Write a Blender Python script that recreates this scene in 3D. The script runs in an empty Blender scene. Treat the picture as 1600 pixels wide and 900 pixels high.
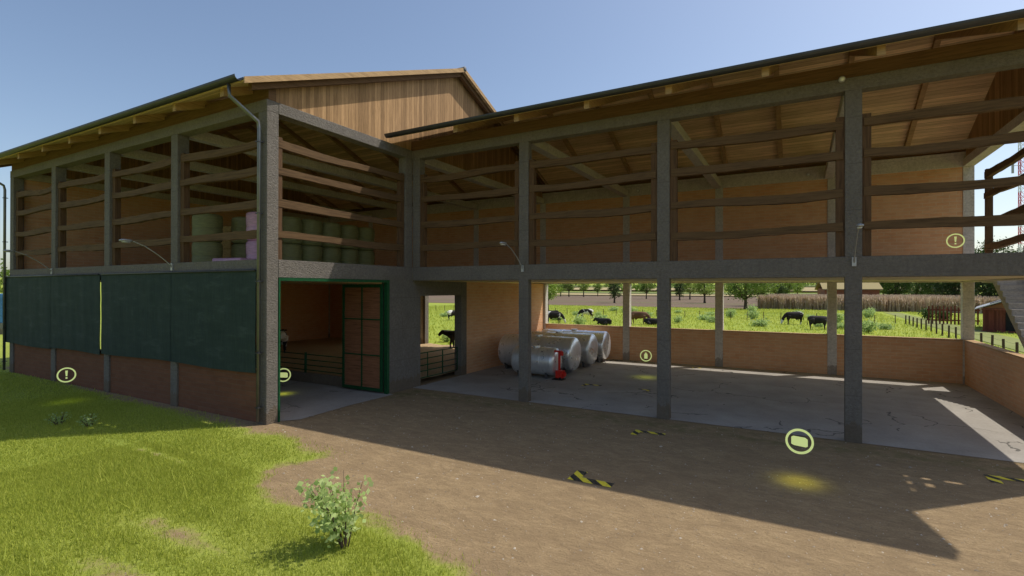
import bpy, bmesh, math, random
import numpy as np
from mathutils import Vector, Matrix, noise
R=math.radians
rnd=random.Random(7)
sc=bpy.context.scene
COL=sc.collection
# ---------------------------------------------------------------- node helpers
def new_mat(name):
    m=bpy.data.materials.new(name); m.use_nodes=True
    nt=m.node_tree; b=nt.nodes['Principled BSDF']; b.inputs['Specular IOR Level'].default_value=.18
    return m,nt,b
class N:
    def __init__(s,nt): s.nt=nt
    def __call__(s,t,**kw):
        n=s.nt.nodes.new(t)
        for k,v in kw.items():
            if k.startswith('i_'):
                key=k[2:].replace('_',' ')
                n.inputs[int(key) if key.isdigit() else key].default_value=v
            else: setattr(n,k,v)
        return n
    def L(s,a,b): s.nt.links.new(a,b)
    def math(s,op,a,b=None,c=None):
        n=s.nt.nodes.new('ShaderNodeMath'); n.operation=op
        for i,v in enumerate((a,b,c)):
            if v is None: continue
            if hasattr(v,'links'): s.L(v,n.inputs[i])
            else: n.inputs[i].default_value=v
        return n.outputs[0]
    def mix(s,f,a,b,mode='MIX'):
        n=s.nt.nodes.new('ShaderNodeMix'); n.data_type='RGBA'; n.blend_type=mode
        for i,v in ((0,f),(6,a),(7,b)):
            if hasattr(v,'links'): s.L(v,n.inputs[i])
            else: n.inputs[i].default_value=v if i==0 else (*v,1)
        return n.outputs[2]
    def noise(s,vec,scale,detail=4,rough=.55,dist=0):
        n=s.nt.nodes.new('ShaderNodeTexNoise'); n.inputs['Scale'].default_value=scale
        n.inputs['Detail'].default_value=detail; n.inputs['Roughness'].default_value=rough; n.inputs['Distortion'].default_value=dist
        if vec: s.L(vec,n.inputs['Vector'])
        return n.outputs['Fac']
    def ramp(s,f,stops):
        n=s.nt.nodes.new('ShaderNodeValToRGB'); e=n.color_ramp.elements
        while len(e)<len(stops): e.new(.5)
        for i,(p,c) in enumerate(stops): e[i].position=p; e[i].color=(*c,1) if len(c)==3 else c
        s.L(f,n.inputs[0]); return n.outputs[0]
    def bump(s,h,strength,dist=.02):
        n=s.nt.nodes.new('ShaderNodeBump'); n.inputs['Strength'].default_value=strength; n.inputs['Distance'].default_value=dist
        s.L(h,n.inputs['Height']); return n.outputs[0]
    def obj(s): return s.nt.nodes.new('ShaderNodeTexCoord').outputs['Object']
    def mapv(s,v,scale):
        n=s.nt.nodes.new('ShaderNodeMapping'); n.inputs['Scale'].default_value=scale
        s.L(v,n.inputs[0]); return n.outputs[0]
    def uv(s):
        """(x+y, z) wall coordinates plus raw"""
        o=s.obj(); sp=s.nt.nodes.new('ShaderNodeSeparateXYZ'); s.L(o,sp.inputs[0])
        u=s.math('ADD',sp.outputs[0],sp.outputs[1])
        cb=s.nt.nodes.new('ShaderNodeCombineXYZ'); s.L(u,cb.inputs[0]); s.L(sp.outputs[2],cb.inputs[1])
        return cb.outputs[0],o,sp
def smp(name,col,rough=.7,metal=0,var=.25,scale=6,bump=.1):
    m,nt,b=new_mat(name); n=N(nt); o=n.obj()
    f=n.noise(o,scale,5,.6)
    lo=tuple(c*(1-var) for c in col); hi=tuple(min(1,c*(1+var)) for c in col)
    n.L(n.ramp(f,[(.3,lo),(.7,hi)]),b.inputs['Base Color'])
    b.inputs['Roughness'].default_value=rough; b.inputs['Metallic'].default_value=metal
    if bump: n.L(n.bump(n.noise(o,scale*6,3),bump,.01),b.inputs['Normal'])
    return m
M={}
# concrete (rough stucco)
def m_concrete(name,base,bs=.9,rough=.92,sc_=14):
    m,nt,b=new_mat(name); n=N(nt); uv,o,sp=n.uv()
    f1=n.noise(o,1.3,5,.6); f2=n.noise(o,sc_,6,.65); f3=n.noise(n.mapv(o,(6,6,1.0)),1.2,4)
    c=n.ramp(f2,[(.3,tuple(x*.72 for x in base)),(.5,base),(.72,tuple(x*1.25 for x in base))])
    c=n.mix(n.math('MULTIPLY',n.ramp(f1,[(.4,(0,0,0)),(.65,(1,1,1))]),.35),c,tuple(x*.7 for x in base))
    c=n.mix(n.math('MULTIPLY',n.ramp(f3,[(.5,(0,0,0)),(.75,(1,1,1))]),.3),c,(base[0]*.62,base[1]*.62,base[2]*.58))
    low=n.math('MULTIPLY',n.math('LESS_THAN',sp.outputs[2],n.math('MULTIPLY',n.noise(n.mapv(o,(5,5,1)),1.6,5,.7),.9)),.55)
    c=n.mix(low,c,(.15,.105,.06))
    lift=n.math('GREATER_THAN',n.math('ABSOLUTE',n.math('SUBTRACT',n.math('FRACT',n.math('DIVIDE',sp.outputs[2],1.22)),.5)),.492)
    c=n.mix(n.math('MULTIPLY',lift,.45),c,tuple(x*.45 for x in base))
    n.L(c,b.inputs['Base Color']); b.inputs['Roughness'].default_value=rough
    h=n.math('ADD',n.noise(n.mapv(o,(.8,.8,1.6)),sc_*1.1,6,.7),n.math('MULTIPLY',n.noise(o,sc_*4,3),.3))
    n.L(n.bump(h,bs,.05),b.inputs['Normal']); return m
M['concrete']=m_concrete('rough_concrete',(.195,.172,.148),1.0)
M['concrete_in']=m_concrete('lightened_inner_concrete',(.56,.51,.47),.5)  # same concrete coloured paler indoors to make up for weak interior light
def m_brick(name,c1,c2,mortar,mort=.012):
    m,nt,b=new_mat(name); n=N(nt); uv,o,sp=n.uv()
    t=n('ShaderNodeTexBrick'); n.L(uv,t.inputs['Vector'])
    t.inputs['Scale'].default_value=1; t.inputs['Brick Width'].default_value=.46; t.inputs['Row Height'].default_value=.15
    t.inputs['Mortar Size'].default_value=mort; t.inputs['Mortar Smooth'].default_value=.3
    t.inputs['Color1'].default_value=(*c1,1); t.inputs['Color2'].default_value=(*c2,1); t.inputs['Mortar'].default_value=(*mortar,1)
    f=n.noise(o,.7,5,.6); f2=n.noise(n.mapv(uv,(1,4,1)),2.2,4,.6)
    c=n.mix(n.ramp(f2,[(.35,(0,0,0)),(.75,(.55,.55,.55))]),t.outputs['Color'],tuple(x*.68 for x in c1))
    c=n.mix(n.ramp(f,[(.35,(0,0,0)),(.75,(.5,.5,.5))]),c,tuple((x*.5+y*.5) for x,y in zip(c2,mortar)))
    n.L(c,b.inputs['Base Color']); b.inputs['Roughness'].default_value=.9
    h=n.math('ADD',n.math('MULTIPLY',t.outputs['Fac'],-1.2),n.math('MULTIPLY',n.noise(o,25,4),.5))
    n.L(n.bump(h,.5,.012),b.inputs['Normal']); return m
M['brick']=m_brick('orange_brick',(.66,.33,.165),(.70,.40,.225),(.66,.47,.31),.014)
M['brick_dark']=m_brick('outer_brick',(.17,.07,.038),(.21,.09,.05),(.16,.095,.062))
def m_wood(name,base,dark,grain='u',planks=0,gs=1.0,pl_axis='u',rough=.8):
    """grain: axis along which the grain runs: u (x+y), z; planks: width"""
    m,nt,b=new_mat(name); n=N(nt); uv,o,sp=n.uv()
    if grain=='u': mp=n.mapv(uv,(.5*gs,9*gs,1))
    elif grain=='z':
        mp=n.mapv(uv,(9*gs,.5*gs,1))
    else: # x: grain along world x (ceiling boards)
        mp=n.mapv(o,(.4*gs,7*gs,7*gs))
    f=n.noise(mp,2.2,6,.62,.6); f2=n.noise(mp,9,4,.6)
    c=n.ramp(f,[(.32,dark),(.52,base),(.7,tuple(x*1.28 for x in base))])
    c=n.mix(.35,c,n.ramp(f2,[(.35,tuple(x*.55 for x in base)),(.65,tuple(x*1.2 for x in base))]))
    h=n.math('ADD',n.math('MULTIPLY',f,.6),n.math('MULTIPLY',f2,.4))
    if planks:
        src=sp.outputs[1] if grain=='x' else n.math('ADD',sp.outputs[0],sp.outputs[1])
        q=n.math('DIVIDE',src,planks); fr=n.math('FRACT',q); idn=n.math('FLOOR',q)
        wn=n('ShaderNodeTexWhiteNoise',noise_dimensions='1D'); n.L(idn,wn.inputs['W'])
        c=n.mix(.8,c,n.ramp(wn.outputs['Value'],[(0,(.62,.6,.58)),(1,(1.2,1.2,1.2))]),'MULTIPLY')
        gap=n.math('GREATER_THAN',n.math('ABSOLUTE',n.math('SUBTRACT',fr,.5)),.47)
        c=n.mix(n.math('MULTIPLY',gap,.75),c,tuple(x*.25 for x in dark))
        h=n.math('SUBTRACT',h,n.math('MULTIPLY',gap,1.5))
    n.L(c,b.inputs['Base Color']); b.inputs['Roughness'].default_value=rough
    n.L(n.bump(h,.5,.015),b.inputs['Normal']); return m
M['gable']=m_wood('gable_boards',(.43,.26,.125),(.26,.15,.065),'z',.16)
M['boards']=m_wood('roof_boards',(.80,.58,.35),(.56,.38,.21),'x',.2)
M['plate']=m_wood('plate_timber',(.15,.083,.04),(.08,.042,.02),'u')
M['fascia']=m_wood('fascia_timber',(.46,.30,.15),(.26,.15,.07),'u')
M['rafter']=m_wood('rafter_timber',(.42,.27,.135),(.24,.15,.07),'u')
M['rail']=m_wood('rail_timber',(.13,.076,.036),(.045,.025,.012),'u')
M['railpost']=m_wood('rail_post_timber',(.12,.066,.033),(.05,.026,.013),'z')
M['louvre']=m_wood('louvre_timber',(.34,.15,.075),(.15,.065,.034),'u')
M['redwood']=m_wood('red_stained_timber',(.22,.07,.045),(.12,.035,.022),'z',.2)
M['zinc']=smp('dark_zinc',(.075,.075,.082),.45,.6,.15,3,.02)
M['pipe']=smp('pipe_zinc',(.17,.175,.18),.4,.7,.15,3,.02)
M['green']=smp('green_steel',(.012,.075,.028),.45,0,.25,8,.05)
M['roofmetal']=smp('roof_sheet',(.13,.13,.14),.6,.2,.2,3,.05)
M['lampgrey']=smp('lamp_grey',(.42,.41,.40),.45,.5,.1,9,.02)
M['lampglass']=smp('lamp_lens',(.75,.76,.75),.25,0,.04,9,0)
M['black']=smp('black_rubber',(.02,.02,.02),.6,0,.3,9,.05)
M['red']=smp('red_enamel',(.62,.03,.02),.35,0,.12,9,.02)
M['bark']=smp('bark',(.09,.065,.045),.95,0,.4,5,.8)
M['postwood']=smp('fence_post_wood',(.09,.06,.045),.9,0,.3,12,.4)
M['wire']=smp('fence_wire',(.12,.11,.10),.5,.6,.1,9,0)
M['earthwall']=m_concrete('kerb_concrete',(.24,.225,.205),.4)
M['stairc']=m_concrete('stair_concrete',(.42,.39,.36),.4)
def m_curtain():
    m,nt,b=new_mat('green_windbreak_mesh'); n=N(nt); uv,o,sp=n.uv()
    f=n.noise(n.mapv(uv,(.6,2.2,1)),1.4,6,.7); f2=n.noise(n.mapv(uv,(18,1.2,1)),1.2,3)
    c=n.ramp(f,[(.35,(.02,.036,.03)),(.55,(.03,.048,.04)),(.68,(.06,.08,.07))])
    c=n.mix(.35,c,n.ramp(f2,[(.3,(.016,.03,.026)),(.7,(.045,.066,.056))]))
    n.L(c,b.inputs['Base Color']); b.inputs['Roughness'].default_value=.75
    n.L(n.bump(n.math('ADD',f,f2),.25,.03),b.inputs['Normal']); return m
M['curtain']=m_curtain()
def m_floor():
    m,nt,b=new_mat('worn_concrete_floor'); n=N(nt); o=n.obj()
    f=n.noise(o,.8,6,.6); f2=n.noise(o,14,5,.7)
    c=n.ramp(f,[(.3,(.28,.255,.222)),(.55,(.36,.33,.29)),(.75,(.43,.395,.35))])
    c=n.mix(.25,c,n.ramp(f2,[(.3,(.22,.20,.175)),(.7,(.46,.425,.38))]))
    v=n('ShaderNodeTexVoronoi',feature='DISTANCE_TO_EDGE'); v.inputs['Scale'].default_value=.55
    vec=n('ShaderNodeVectorMath',operation='ADD'); nn=n('ShaderNodeTexNoise'); nn.inputs['Scale'].default_value=1.2; nn.inputs['Detail'].default_value=5
    n.L(o,nn.inputs['Vector']); n.L(o,vec.inputs[0]); n.L(nn.outputs['Color'],vec.inputs[1]); n.L(vec.outputs[0],v.inputs['Vector'])
    crack=n.math('LESS_THAN',v.outputs['Distance'],.012)
    msk=n.math('GREATER_THAN',n.noise(o,.45,3),.54)
    c=n.mix(n.math('MULTIPLY',n.math('MULTIPLY',crack,msk),.75),c,(.06,.055,.05))
    n.L(c,b.inputs['Base Color']); b.inputs['Roughness'].default_value=.85
    n.L(n.bump(f2,.2,.01),b.inputs['Normal']); return m
M['floor']=m_floor()
M['bounce_floor']=smp('light_bounce_floor',(.74,.63,.48),.9,0,.2,4,.1)  # upper floor coloured extra pale so it bounces light into the dim storeys
def m_steel():
    m,nt,b=new_mat('tank_steel'); n=N(nt); o=n.obj()
    f=n.noise(n.mapv(o,(5,1,1)),2.5,4); f2=n.noise(o,3,4)
    b.inputs['Metallic'].default_value=.7
    n.L(n.ramp(f,[(.3,(.74,.75,.77)),(.7,(.90,.91,.93))]),b.inputs['Base Color'])
    n.L(n.ramp(f2,[(.3,(.24,.24,.24)),(.7,(.42,.42,.42))]),b.inputs['Roughness']); return m
M['steel']=m_steel()
def m_film(name,col,rough):
    m,nt,b=new_mat(name); n=N(nt); o=n.obj()
    f=n.noise(n.mapv(o,(1,1,5)),3,5,.65,.8)
    n.L(n.ramp(f,[(.3,tuple(x*.75 for x in col)),(.7,tuple(min(1,x*1.2) for x in col))]),b.inputs['Base Color'])
    b.inputs['Roughness'].default_value=rough; b.inputs['Specular IOR Level'].default_value=.5
    n.L(n.bump(f,.5,.04),b.inputs['Normal']); return m
M['film_green']=m_film('olive_bale_wrap',(.27,.28,.125),.5)
M['film_pink']=m_film('pink_bale_wrap',(.85,.50,.72),.2)
def m_straw(name,c0,c1,bs=.6):
    m,nt,b=new_mat(name); n=N(nt); o=n.obj()
    f=n.noise(n.mapv(o,(1,1,3)),9,8,.75,1.5); f2=n.noise(o,.7,4)
    c=n.ramp(f,[(.35,c0),(.65,c1)]); c=n.mix(n.math('MULTIPLY',f2,.5),c,tuple(x*.6 for x in c1))
    n.L(c,b.inputs['Base Color']); b.inputs['Roughness'].default_value=.9
    n.L(n.bump(f,bs,.04),b.inputs['Normal']); return m
M['straw']=m_straw('straw',(.24,.15,.05),(.62,.44,.19))
M['bedding']=m_straw('straw_bedding',(.30,.20,.10),(.58,.42,.24))
# ground : mask attribute 'turf' 0..1
def m_ground():
    m,nt,b=new_mat('earth_and_turf'); n=N(nt); o=n.obj()
    at=n('ShaderNodeAttribute',attribute_name='turf'); mk=n('ShaderNodeSeparateXYZ'); n.L(at.outputs['Vector'],mk.inputs[0])
    turf,lush,moss=mk.outputs[0],mk.outputs[1],mk.outputs[2]
    f1=n.noise(o,.35,5,.6); f2=n.noise(n.mapv(o,(1,2.2,1)),4,7,.68,1.2); f3=n.noise(o,30,5,.7)
    d=n.ramp(f2,[(.3,(.23,.158,.078)),(.5,(.36,.252,.128)),(.72,(.49,.35,.19))])
    d=n.mix(.42,d,n.ramp(f3,[(.3,(.11,.072,.038)),(.7,(.44,.33,.20))]))
    d=n.mix(n.math('MULTIPLY',n.ramp(f1,[(.35,(0,0,0)),(.7,(1,1,1))]),.4),d,(.26,.18,.10))
    v=n('ShaderNodeTexVoronoi'); v.inputs['Scale'].default_value=9; n.L(o,v.inputs['Vector'])
    peb=n.math('LESS_THAN',v.outputs['Distance'],.085)
    d=n.mix(n.math('MULTIPLY',peb,.5),d,(.48,.43,.36))
    v2=n('ShaderNodeTexVoronoi'); v2.inputs['Scale'].default_value=5.3; n.L(o,v2.inputs['Vector'])
    d=n.mix(n.math('MULTIPLY',n.math('LESS_THAN',v2.outputs['Distance'],.07),.55),d,(.09,.06,.04))
    f5=n.noise(n.mapv(o,(.8,1.5,1)),1.5,8,.74,.6)
    d=n.mix(n.math('MULTIPLY',n.ramp(f5,[(.42,(1,1,1)),(.60,(0,0,0))]),.36),d,(.165,.11,.062))
    mossy=n.math('MULTIPLY',moss,n.ramp(n.noise(o,2.5,5,.7),[(.42,(0,0,0)),(.6,(1,1,1))]))
    d=n.mix(n.math('MULTIPLY',mossy,.9),d,(.14,.13,.04))
    g1=n.noise(o,.16,5,.65); g2=n.noise(o,11,5,.7)
    g=n.ramp(g1,[(.3,(.20,.25,.035)),(.5,(.27,.31,.045)),(.7,(.33,.34,.07))])
    g=n.mix(.4,g,n.ramp(g2,[(.3,(.18,.24,.035)),(.7,(.42,.47,.09))]))
    gl=n.ramp(n.noise(o,.09,6,.7),[(.3,(.22,.30,.03)),(.55,(.31,.36,.04)),(.75,(.36,.36,.06))])
    gl=n.mix(.3,gl,n.ramp(n.noise(o,2.2,5,.7),[(.3,(.15,.22,.03)),(.7,(.40,.44,.09))]))
    g=n.mix(lush,g,gl)
    edge=n.math('ADD',turf,n.math('MULTIPLY',n.math('SUBTRACT',n.noise(o,3.5,6,.75),.5),.9))
    c=n.mix(n.ramp(edge,[(.34,(0,0,0)),(.66,(1,1,1))]),d,g)
    n.L(c,b.inputs['Base Color']); b.inputs['Roughness'].default_value=.95
    b.inputs['Specular IOR Level'].default_value=.2
    h=n.math('ADD',n.math('ADD',n.math('ADD',f2,n.math('MULTIPLY',f5,.7)),n.math('MULTIPLY',f3,.5)),n.math('MULTIPLY',peb,.4))
    n.L(n.bump(h,.7,.05),b.inputs['Normal']); return m
M['ground']=m_ground()
def m_field(name,c0,c1,fur=0):
    m,nt,b=new_mat(name); n=N(nt); o=n.obj()
    f=n.noise(n.mapv(o,(.05,1,1)),.12 if not fur else .5,5,.6)
    n.L(n.ramp(f,[(.35,c0),(.65,c1)]),b.inputs['Base Color']); b.inputs['Roughness'].default_value=.95
    b.inputs['Specular IOR Level'].default_value=.1
    return m
def m_leaf(name,c0,c1,trans=.3,rough=.6):
    m,nt,b=new_mat(name); n=N(nt)
    g=n('ShaderNodeNewGeometry')
    oi=n('ShaderNodeObjectInfo')
    c=n.ramp(g.outputs['Random Per Island'],[(0,c0),(1,c1)])
    c=n.mix(n.math('MULTIPLY',oi.outputs['Random'],.35),c,tuple(x*.6 for x in c0))
    n.L(c,b.inputs['Base Color']); b.inputs['Roughness'].default_value=rough
    b.inputs['Specular IOR Level'].default_value=.25
    tr=n('ShaderNodeBsdfTranslucent'); n.L(c,tr.inputs[0])
    mx=n('ShaderNodeMixShader'); mx.inputs[0].default_value=trans
    n.L(b.outputs[0],mx.inputs[1]); n.L(tr.outputs[0],mx.inputs[2])
    n.L(mx.outputs[0],nt.nodes['Material Output'].inputs[0]); return m
M['leaf']=m_leaf('broad_leaves',(.11,.18,.03),(.24,.33,.06),.4)
M['leafdark']=m_leaf('dark_leaves',(.04,.075,.018),(.11,.165,.04))
M['leafyel']=m_leaf('yellow_green_leaves',(.20,.30,.05),(.38,.46,.09),.4)
M['bushleaf']=m_leaf('bush_leaves',(.36,.50,.14),(.70,.78,.36),.5)
M['weedleaf']=m_leaf('weed_leaves',(.34,.48,.14),(.58,.68,.30),.45)
M['blade']=m_leaf('grass_blades',(.33,.40,.045),(.62,.64,.12),.45)
M['stalk']=m_leaf('dry_maize',(.46,.33,.21),(.80,.64,.46),.35,.85)
def m_cow(name,kind):
    m,nt,b=new_mat(name); n=N(nt); o=n.obj()
    f=n.noise(o,1.15,2,.4,.3)
    if kind=='pied': c=n.ramp(f,[(.475,(.022,.018,.018)),(.5,(.72,.68,.62))])
    elif kind=='pied_dark': c=n.ramp(f,[(.585,(.022,.018,.018)),(.60,(.65,.62,.58))])
    elif kind=='black': c=n.ramp(f,[(.3,(.018,.016,.017)),(.7,(.04,.035,.035))])
    else: c=n.ramp(f,[(.3,(.13,.06,.035)),(.7,(.22,.12,.07))])
    n.L(c,b.inputs['Base Color']); b.inputs['Roughness'].default_value=.75
    return m
for k in ('pied','pied_dark','black','brown'): M['cow_'+k]=m_cow('hide_'+k,k)
def m_hazard():
    m,nt,b=new_mat('hazard_paint'); n=N(nt); o=n.obj(); sp=n('ShaderNodeSeparateXYZ'); n.L(o,sp.inputs[0])
    s=n.math('FRACT',n.math('DIVIDE',n.math('ADD',sp.outputs[0],n.math('MULTIPLY',sp.outputs[1],1.0)),.42))
    c=n.mix(n.math('GREATER_THAN',s,.5),(.04,.036,.028),(.80,.66,.05))
    w=n.noise(o,18,4,.7)
    c=n.mix(n.math('MULTIPLY',n.math('GREATER_THAN',w,.6),.6),c,(.2,.15,.1))
    n.L(c,b.inputs['Base Color']); b.inputs['Roughness'].default_value=.7; return m
M['hazard']=m_hazard()
def m_marker():
    m,nt,b=new_mat('pale_marker'); b.inputs['Base Color'].default_value=(.66,.72,.28,1); b.inputs['Roughness'].default_value=.5
    b.inputs['Emission Color'].default_value=(.62,.72,.27,1); b.inputs['Emission Strength'].default_value=.42; return m
M['marker']=m_marker()
M['blue']=smp('blue_paint',(.10,.28,.55),.4,0,.4,.8,.02)

# ---------------------------------------------------------------- mesh helpers
class MB:
    def __init__(s): s.v=[]; s.f=[]
    def add(s,vs,fs):
        k=len(s.v); s.v+= [tuple(p) for p in vs]; s.f+=[tuple(i+k for i in q) for q in fs]; return s
    def box(s,x0,x1,y0,y1,z0,z1):
        x0,x1=sorted((x0,x1)); y0,y1=sorted((y0,y1)); z0,z1=sorted((z0,z1))
        return s.add([(x0,y0,z0),(x1,y0,z0),(x1,y1,z0),(x0,y1,z0),(x0,y0,z1),(x1,y0,z1),(x1,y1,z1),(x0,y1,z1)],
            [(3,2,1,0),(4,5,6,7),(0,1,5,4),(1,2,6,5),(2,3,7,6),(3,0,4,7)])
    def prism(s,poly,axis,a0,a1):
        """poly of (p,q) in the plane normal to axis; axis X -> (y,z), Y -> (x,z), Z -> (x,y)"""
        def P(p,q,a): return {'X':(a,p,q),'Y':(p,a,q),'Z':(p,q,a)}[axis]
        n=len(poly); vs=[P(p,q,a0) for p,q in poly]+[P(p,q,a1) for p,q in poly]
        return s.add(vs,[tuple(range(n))[::-1],tuple(range(n,2*n))]+[(i,(i+1)%n,n+(i+1)%n,n+i) for i in range(n)])
    def tube(s,path,rad,n=8,cap=True,sq=(1,1)):
        path=[Vector(p) for p in path]; rs=rad if hasattr(rad,'__len__') else [rad]*len(path)
        vs=[];up0=None
        for i,p in enumerate(path):
            t=(path[min(i+1,len(path)-1)]-path[max(i-1,0)]).normalized()
            ref=Vector((0,0,1)) if abs(t.z)<.9 else Vector((1,0,0))
            a=t.cross(ref).normalized(); b_=t.cross(a).normalized()
            if up0 is not None and abs(t.z)>=.9:
                a=(up0-t*up0.dot(t)).normalized(); b_=t.cross(a).normalized()
            up0=a
            for k in range(n):
                w=2*math.pi*(k+.5)/n
                vs.append(p+(a*math.cos(w)*sq[0]+b_*math.sin(w)*sq[1])*rs[i])
        fs=[(i*n+k,i*n+(k+1)%n,(i+1)*n+(k+1)%n,(i+1)*n+k) for i in range(len(path)-1) for k in range(n)]
        if cap: fs+=[tuple(range(n))[::-1],tuple(range((len(path)-1)*n,len(path)*n))]
        return s.add(vs,fs)
    def mesh(s,name):
        me=bpy.data.meshes.new(name); me.from_pydata(s.v,[],s.f); me.update(); return me
def fixn(me):
    bm=bmesh.new(); bm.from_mesh(me); bmesh.ops.recalc_face_normals(bm,faces=bm.faces); bm.to_mesh(me); bm.free()
def build(mb,name,mat,parent=None,smooth=False,bevel=0):
    me=mb.mesh(name) if isinstance(mb,MB) else mb
    fixn(me)
    if bevel:
        bm=bmesh.new(); bm.from_mesh(me); bmesh.ops.bevel(bm,geom=bm.edges[:],offset=bevel,segments=1,affect='EDGES',clamp_overlap=True); bm.to_mesh(me); bm.free()
    if smooth:
        me.polygons.foreach_set('use_smooth',[True]*len(me.polygons))
    me.materials.append(M[mat] if isinstance(mat,str) else mat)
    o=bpy.data.objects.new(name,me); COL.objects.link(o)
    if parent is not None:
        o.parent=parent
        p=parent; off=Vector((0,0,0))
        while p is not None: off+=p.location; p=p.parent
        if parent.get('worldparts'): o.location=-off
    return o
def tag(o,label=None,cat=None,group=None,kind=None):
    if label: o['label']=label
    if cat: o['category']=cat
    if group: o['group']=group
    if kind: o['kind']=kind
    return o
def empty(name,loc,label,cat,group=None,world=False,rz=0):
    o=bpy.data.objects.new(name,None); COL.objects.link(o); o.location=loc; o.rotation_euler.z=rz; o.empty_display_size=.2
    tag(o,label,cat,group)
    if world: o['worldparts']=1
    return o
def copy_tree(o,parent=None):
    c=o.copy(); COL.objects.link(c)
    if parent: c.parent=parent
    for ch in [k for k in bpy.data.objects if k.parent==o]: copy_tree(ch,c)
    return c
# ---------------------------------------------------------------- barn dimensions
XC,YL,YF,YB=-13.62,9.57,16.07,28.33
YBo=28.71; XL=-32.84; XR=6.10; XRo=6.48
W=.38
G1,G2=4.34,4.88      # floor beam
T1,T2=9.25,9.59      # top beam
LP=[XC-.40-4.755*k for k in range(5)]      # left edges of long-wall pillars
LP=[-14.03,-18.78,-23.51,-28.28,-32.84]
RP=[-8.73,-3.84,1.07]
EL,ER,EB=8.62,14.62,29.8  # eave y
SL=.40; ZE=9.80
barn=empty('barn',(XC,YF,0),'two storey open barn of rough concrete frame, orange brick and timber rails with pitched roofs','barn',world=True)
def B(mb,name,mat,parent=None,**k): return build(mb,name,mat,parent or barn,**k)
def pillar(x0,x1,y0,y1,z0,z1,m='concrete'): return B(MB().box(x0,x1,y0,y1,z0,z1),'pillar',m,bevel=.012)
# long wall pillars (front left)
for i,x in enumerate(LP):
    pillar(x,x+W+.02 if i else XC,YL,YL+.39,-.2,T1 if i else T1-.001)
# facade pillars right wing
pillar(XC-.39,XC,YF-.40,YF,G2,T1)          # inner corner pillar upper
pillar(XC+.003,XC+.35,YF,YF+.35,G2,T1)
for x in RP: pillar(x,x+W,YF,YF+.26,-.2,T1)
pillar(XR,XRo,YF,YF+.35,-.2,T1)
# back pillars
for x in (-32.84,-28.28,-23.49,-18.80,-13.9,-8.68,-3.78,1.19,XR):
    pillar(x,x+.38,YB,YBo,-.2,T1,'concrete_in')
# inner partition wall of entrance (grey) x=XC
B(MB().box(XC-.38,XC,14.73,16.58,-.2,G1),'wall','concrete')
B(MB().box(XC-.38,XC,16.58,19.55,3.72,G1),'lintel','concrete')
pillar(XC-.38,XC+.02,19.5,19.93,-.2,G1)
B(MB().box(XC-.34,XC-.04,19.93,YB,-.2,G1),'wall','brick')
# ----- beams
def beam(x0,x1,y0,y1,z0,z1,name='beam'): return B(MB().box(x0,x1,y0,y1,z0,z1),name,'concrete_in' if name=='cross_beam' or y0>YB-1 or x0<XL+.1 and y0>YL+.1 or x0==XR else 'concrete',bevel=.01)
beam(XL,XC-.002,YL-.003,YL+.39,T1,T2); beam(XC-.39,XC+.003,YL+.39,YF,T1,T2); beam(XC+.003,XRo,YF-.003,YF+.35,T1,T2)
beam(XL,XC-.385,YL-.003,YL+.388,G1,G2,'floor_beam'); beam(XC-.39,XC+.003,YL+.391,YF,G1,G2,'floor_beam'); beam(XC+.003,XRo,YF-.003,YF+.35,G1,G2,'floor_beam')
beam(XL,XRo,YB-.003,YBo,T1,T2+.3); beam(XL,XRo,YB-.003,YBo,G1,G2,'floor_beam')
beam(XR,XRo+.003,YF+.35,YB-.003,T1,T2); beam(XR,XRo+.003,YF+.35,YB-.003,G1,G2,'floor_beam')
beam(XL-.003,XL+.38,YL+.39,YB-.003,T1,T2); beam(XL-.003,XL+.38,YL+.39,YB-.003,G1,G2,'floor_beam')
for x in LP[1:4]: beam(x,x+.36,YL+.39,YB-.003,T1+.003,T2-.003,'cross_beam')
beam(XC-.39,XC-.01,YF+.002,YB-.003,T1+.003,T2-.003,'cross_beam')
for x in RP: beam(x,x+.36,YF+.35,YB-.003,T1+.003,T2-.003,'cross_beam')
# slabs of the upper floor
B(MB().box(XL+.38,XC-.39,YL+.39,YB-.003,G1+.05,G2-.02),'upper_floor','bounce_floor')
B(MB().box(XC-.38,XR,YF+.35,YB-.003,G1+.052,G2-.022),'upper_floor','bounce_floor')
B(MB().box(XC-.37,XC-.01,YF+.01,YF+.35,G1+.052,G2-.022),'upper_floor','bounce_floor')
# ----- brick walls
for a,b_ in zip(LP[:0:-1],LP[-2::-1]):     # low brick base of the long wall
    B(MB().box(a+.40,b_-.003,YL+.06,YL+.3,-.2,1.56),'brick_base','brick_dark')
B(MB().box(XL-.0,XL+.24,14.75,YB,-.2,G1),'wall','brick'); 
B(MB().box(XL-.0,XL+.24,YL+.39,YB,G2,T1),'wall','brick')
pillar(XL,XL+.38,14.35,14.75,-.2,G1)
# back wall of left block, ground floor, with the cattle opening, its unseen part widened to let in light
B(MB().box(XL+.24,-23.05,YB+.05,YB+.3,-.2,G1),'wall','brick')
B(MB().box(-23.05,-22.85,YB+.0,YB+.38,-.2,G1),'jamb','concrete')
# low wall right wing
xs=[-13.52,-8.68,-3.78,1.19,XR]
for a,b_ in zip(xs[:-1],xs[1:]):
    s=a+.38 if a>-13 else a
    B(MB().box(s,b_-.0,YB+.04,YB+.30,-.2,1.85),'low_wall','brick')
    B(MB().box(s,b_-.0,YB+.0,YB+.34,1.853,1.90),'coping','fascia')
B(MB().box(XR+.06,XRo-.06,16.42,YB,-.2,1.85),'low_wall','brick')
B(MB().box(XR+.02,XRo-.02,16.42,YB,1.853,1.90),'coping','fascia')
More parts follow.
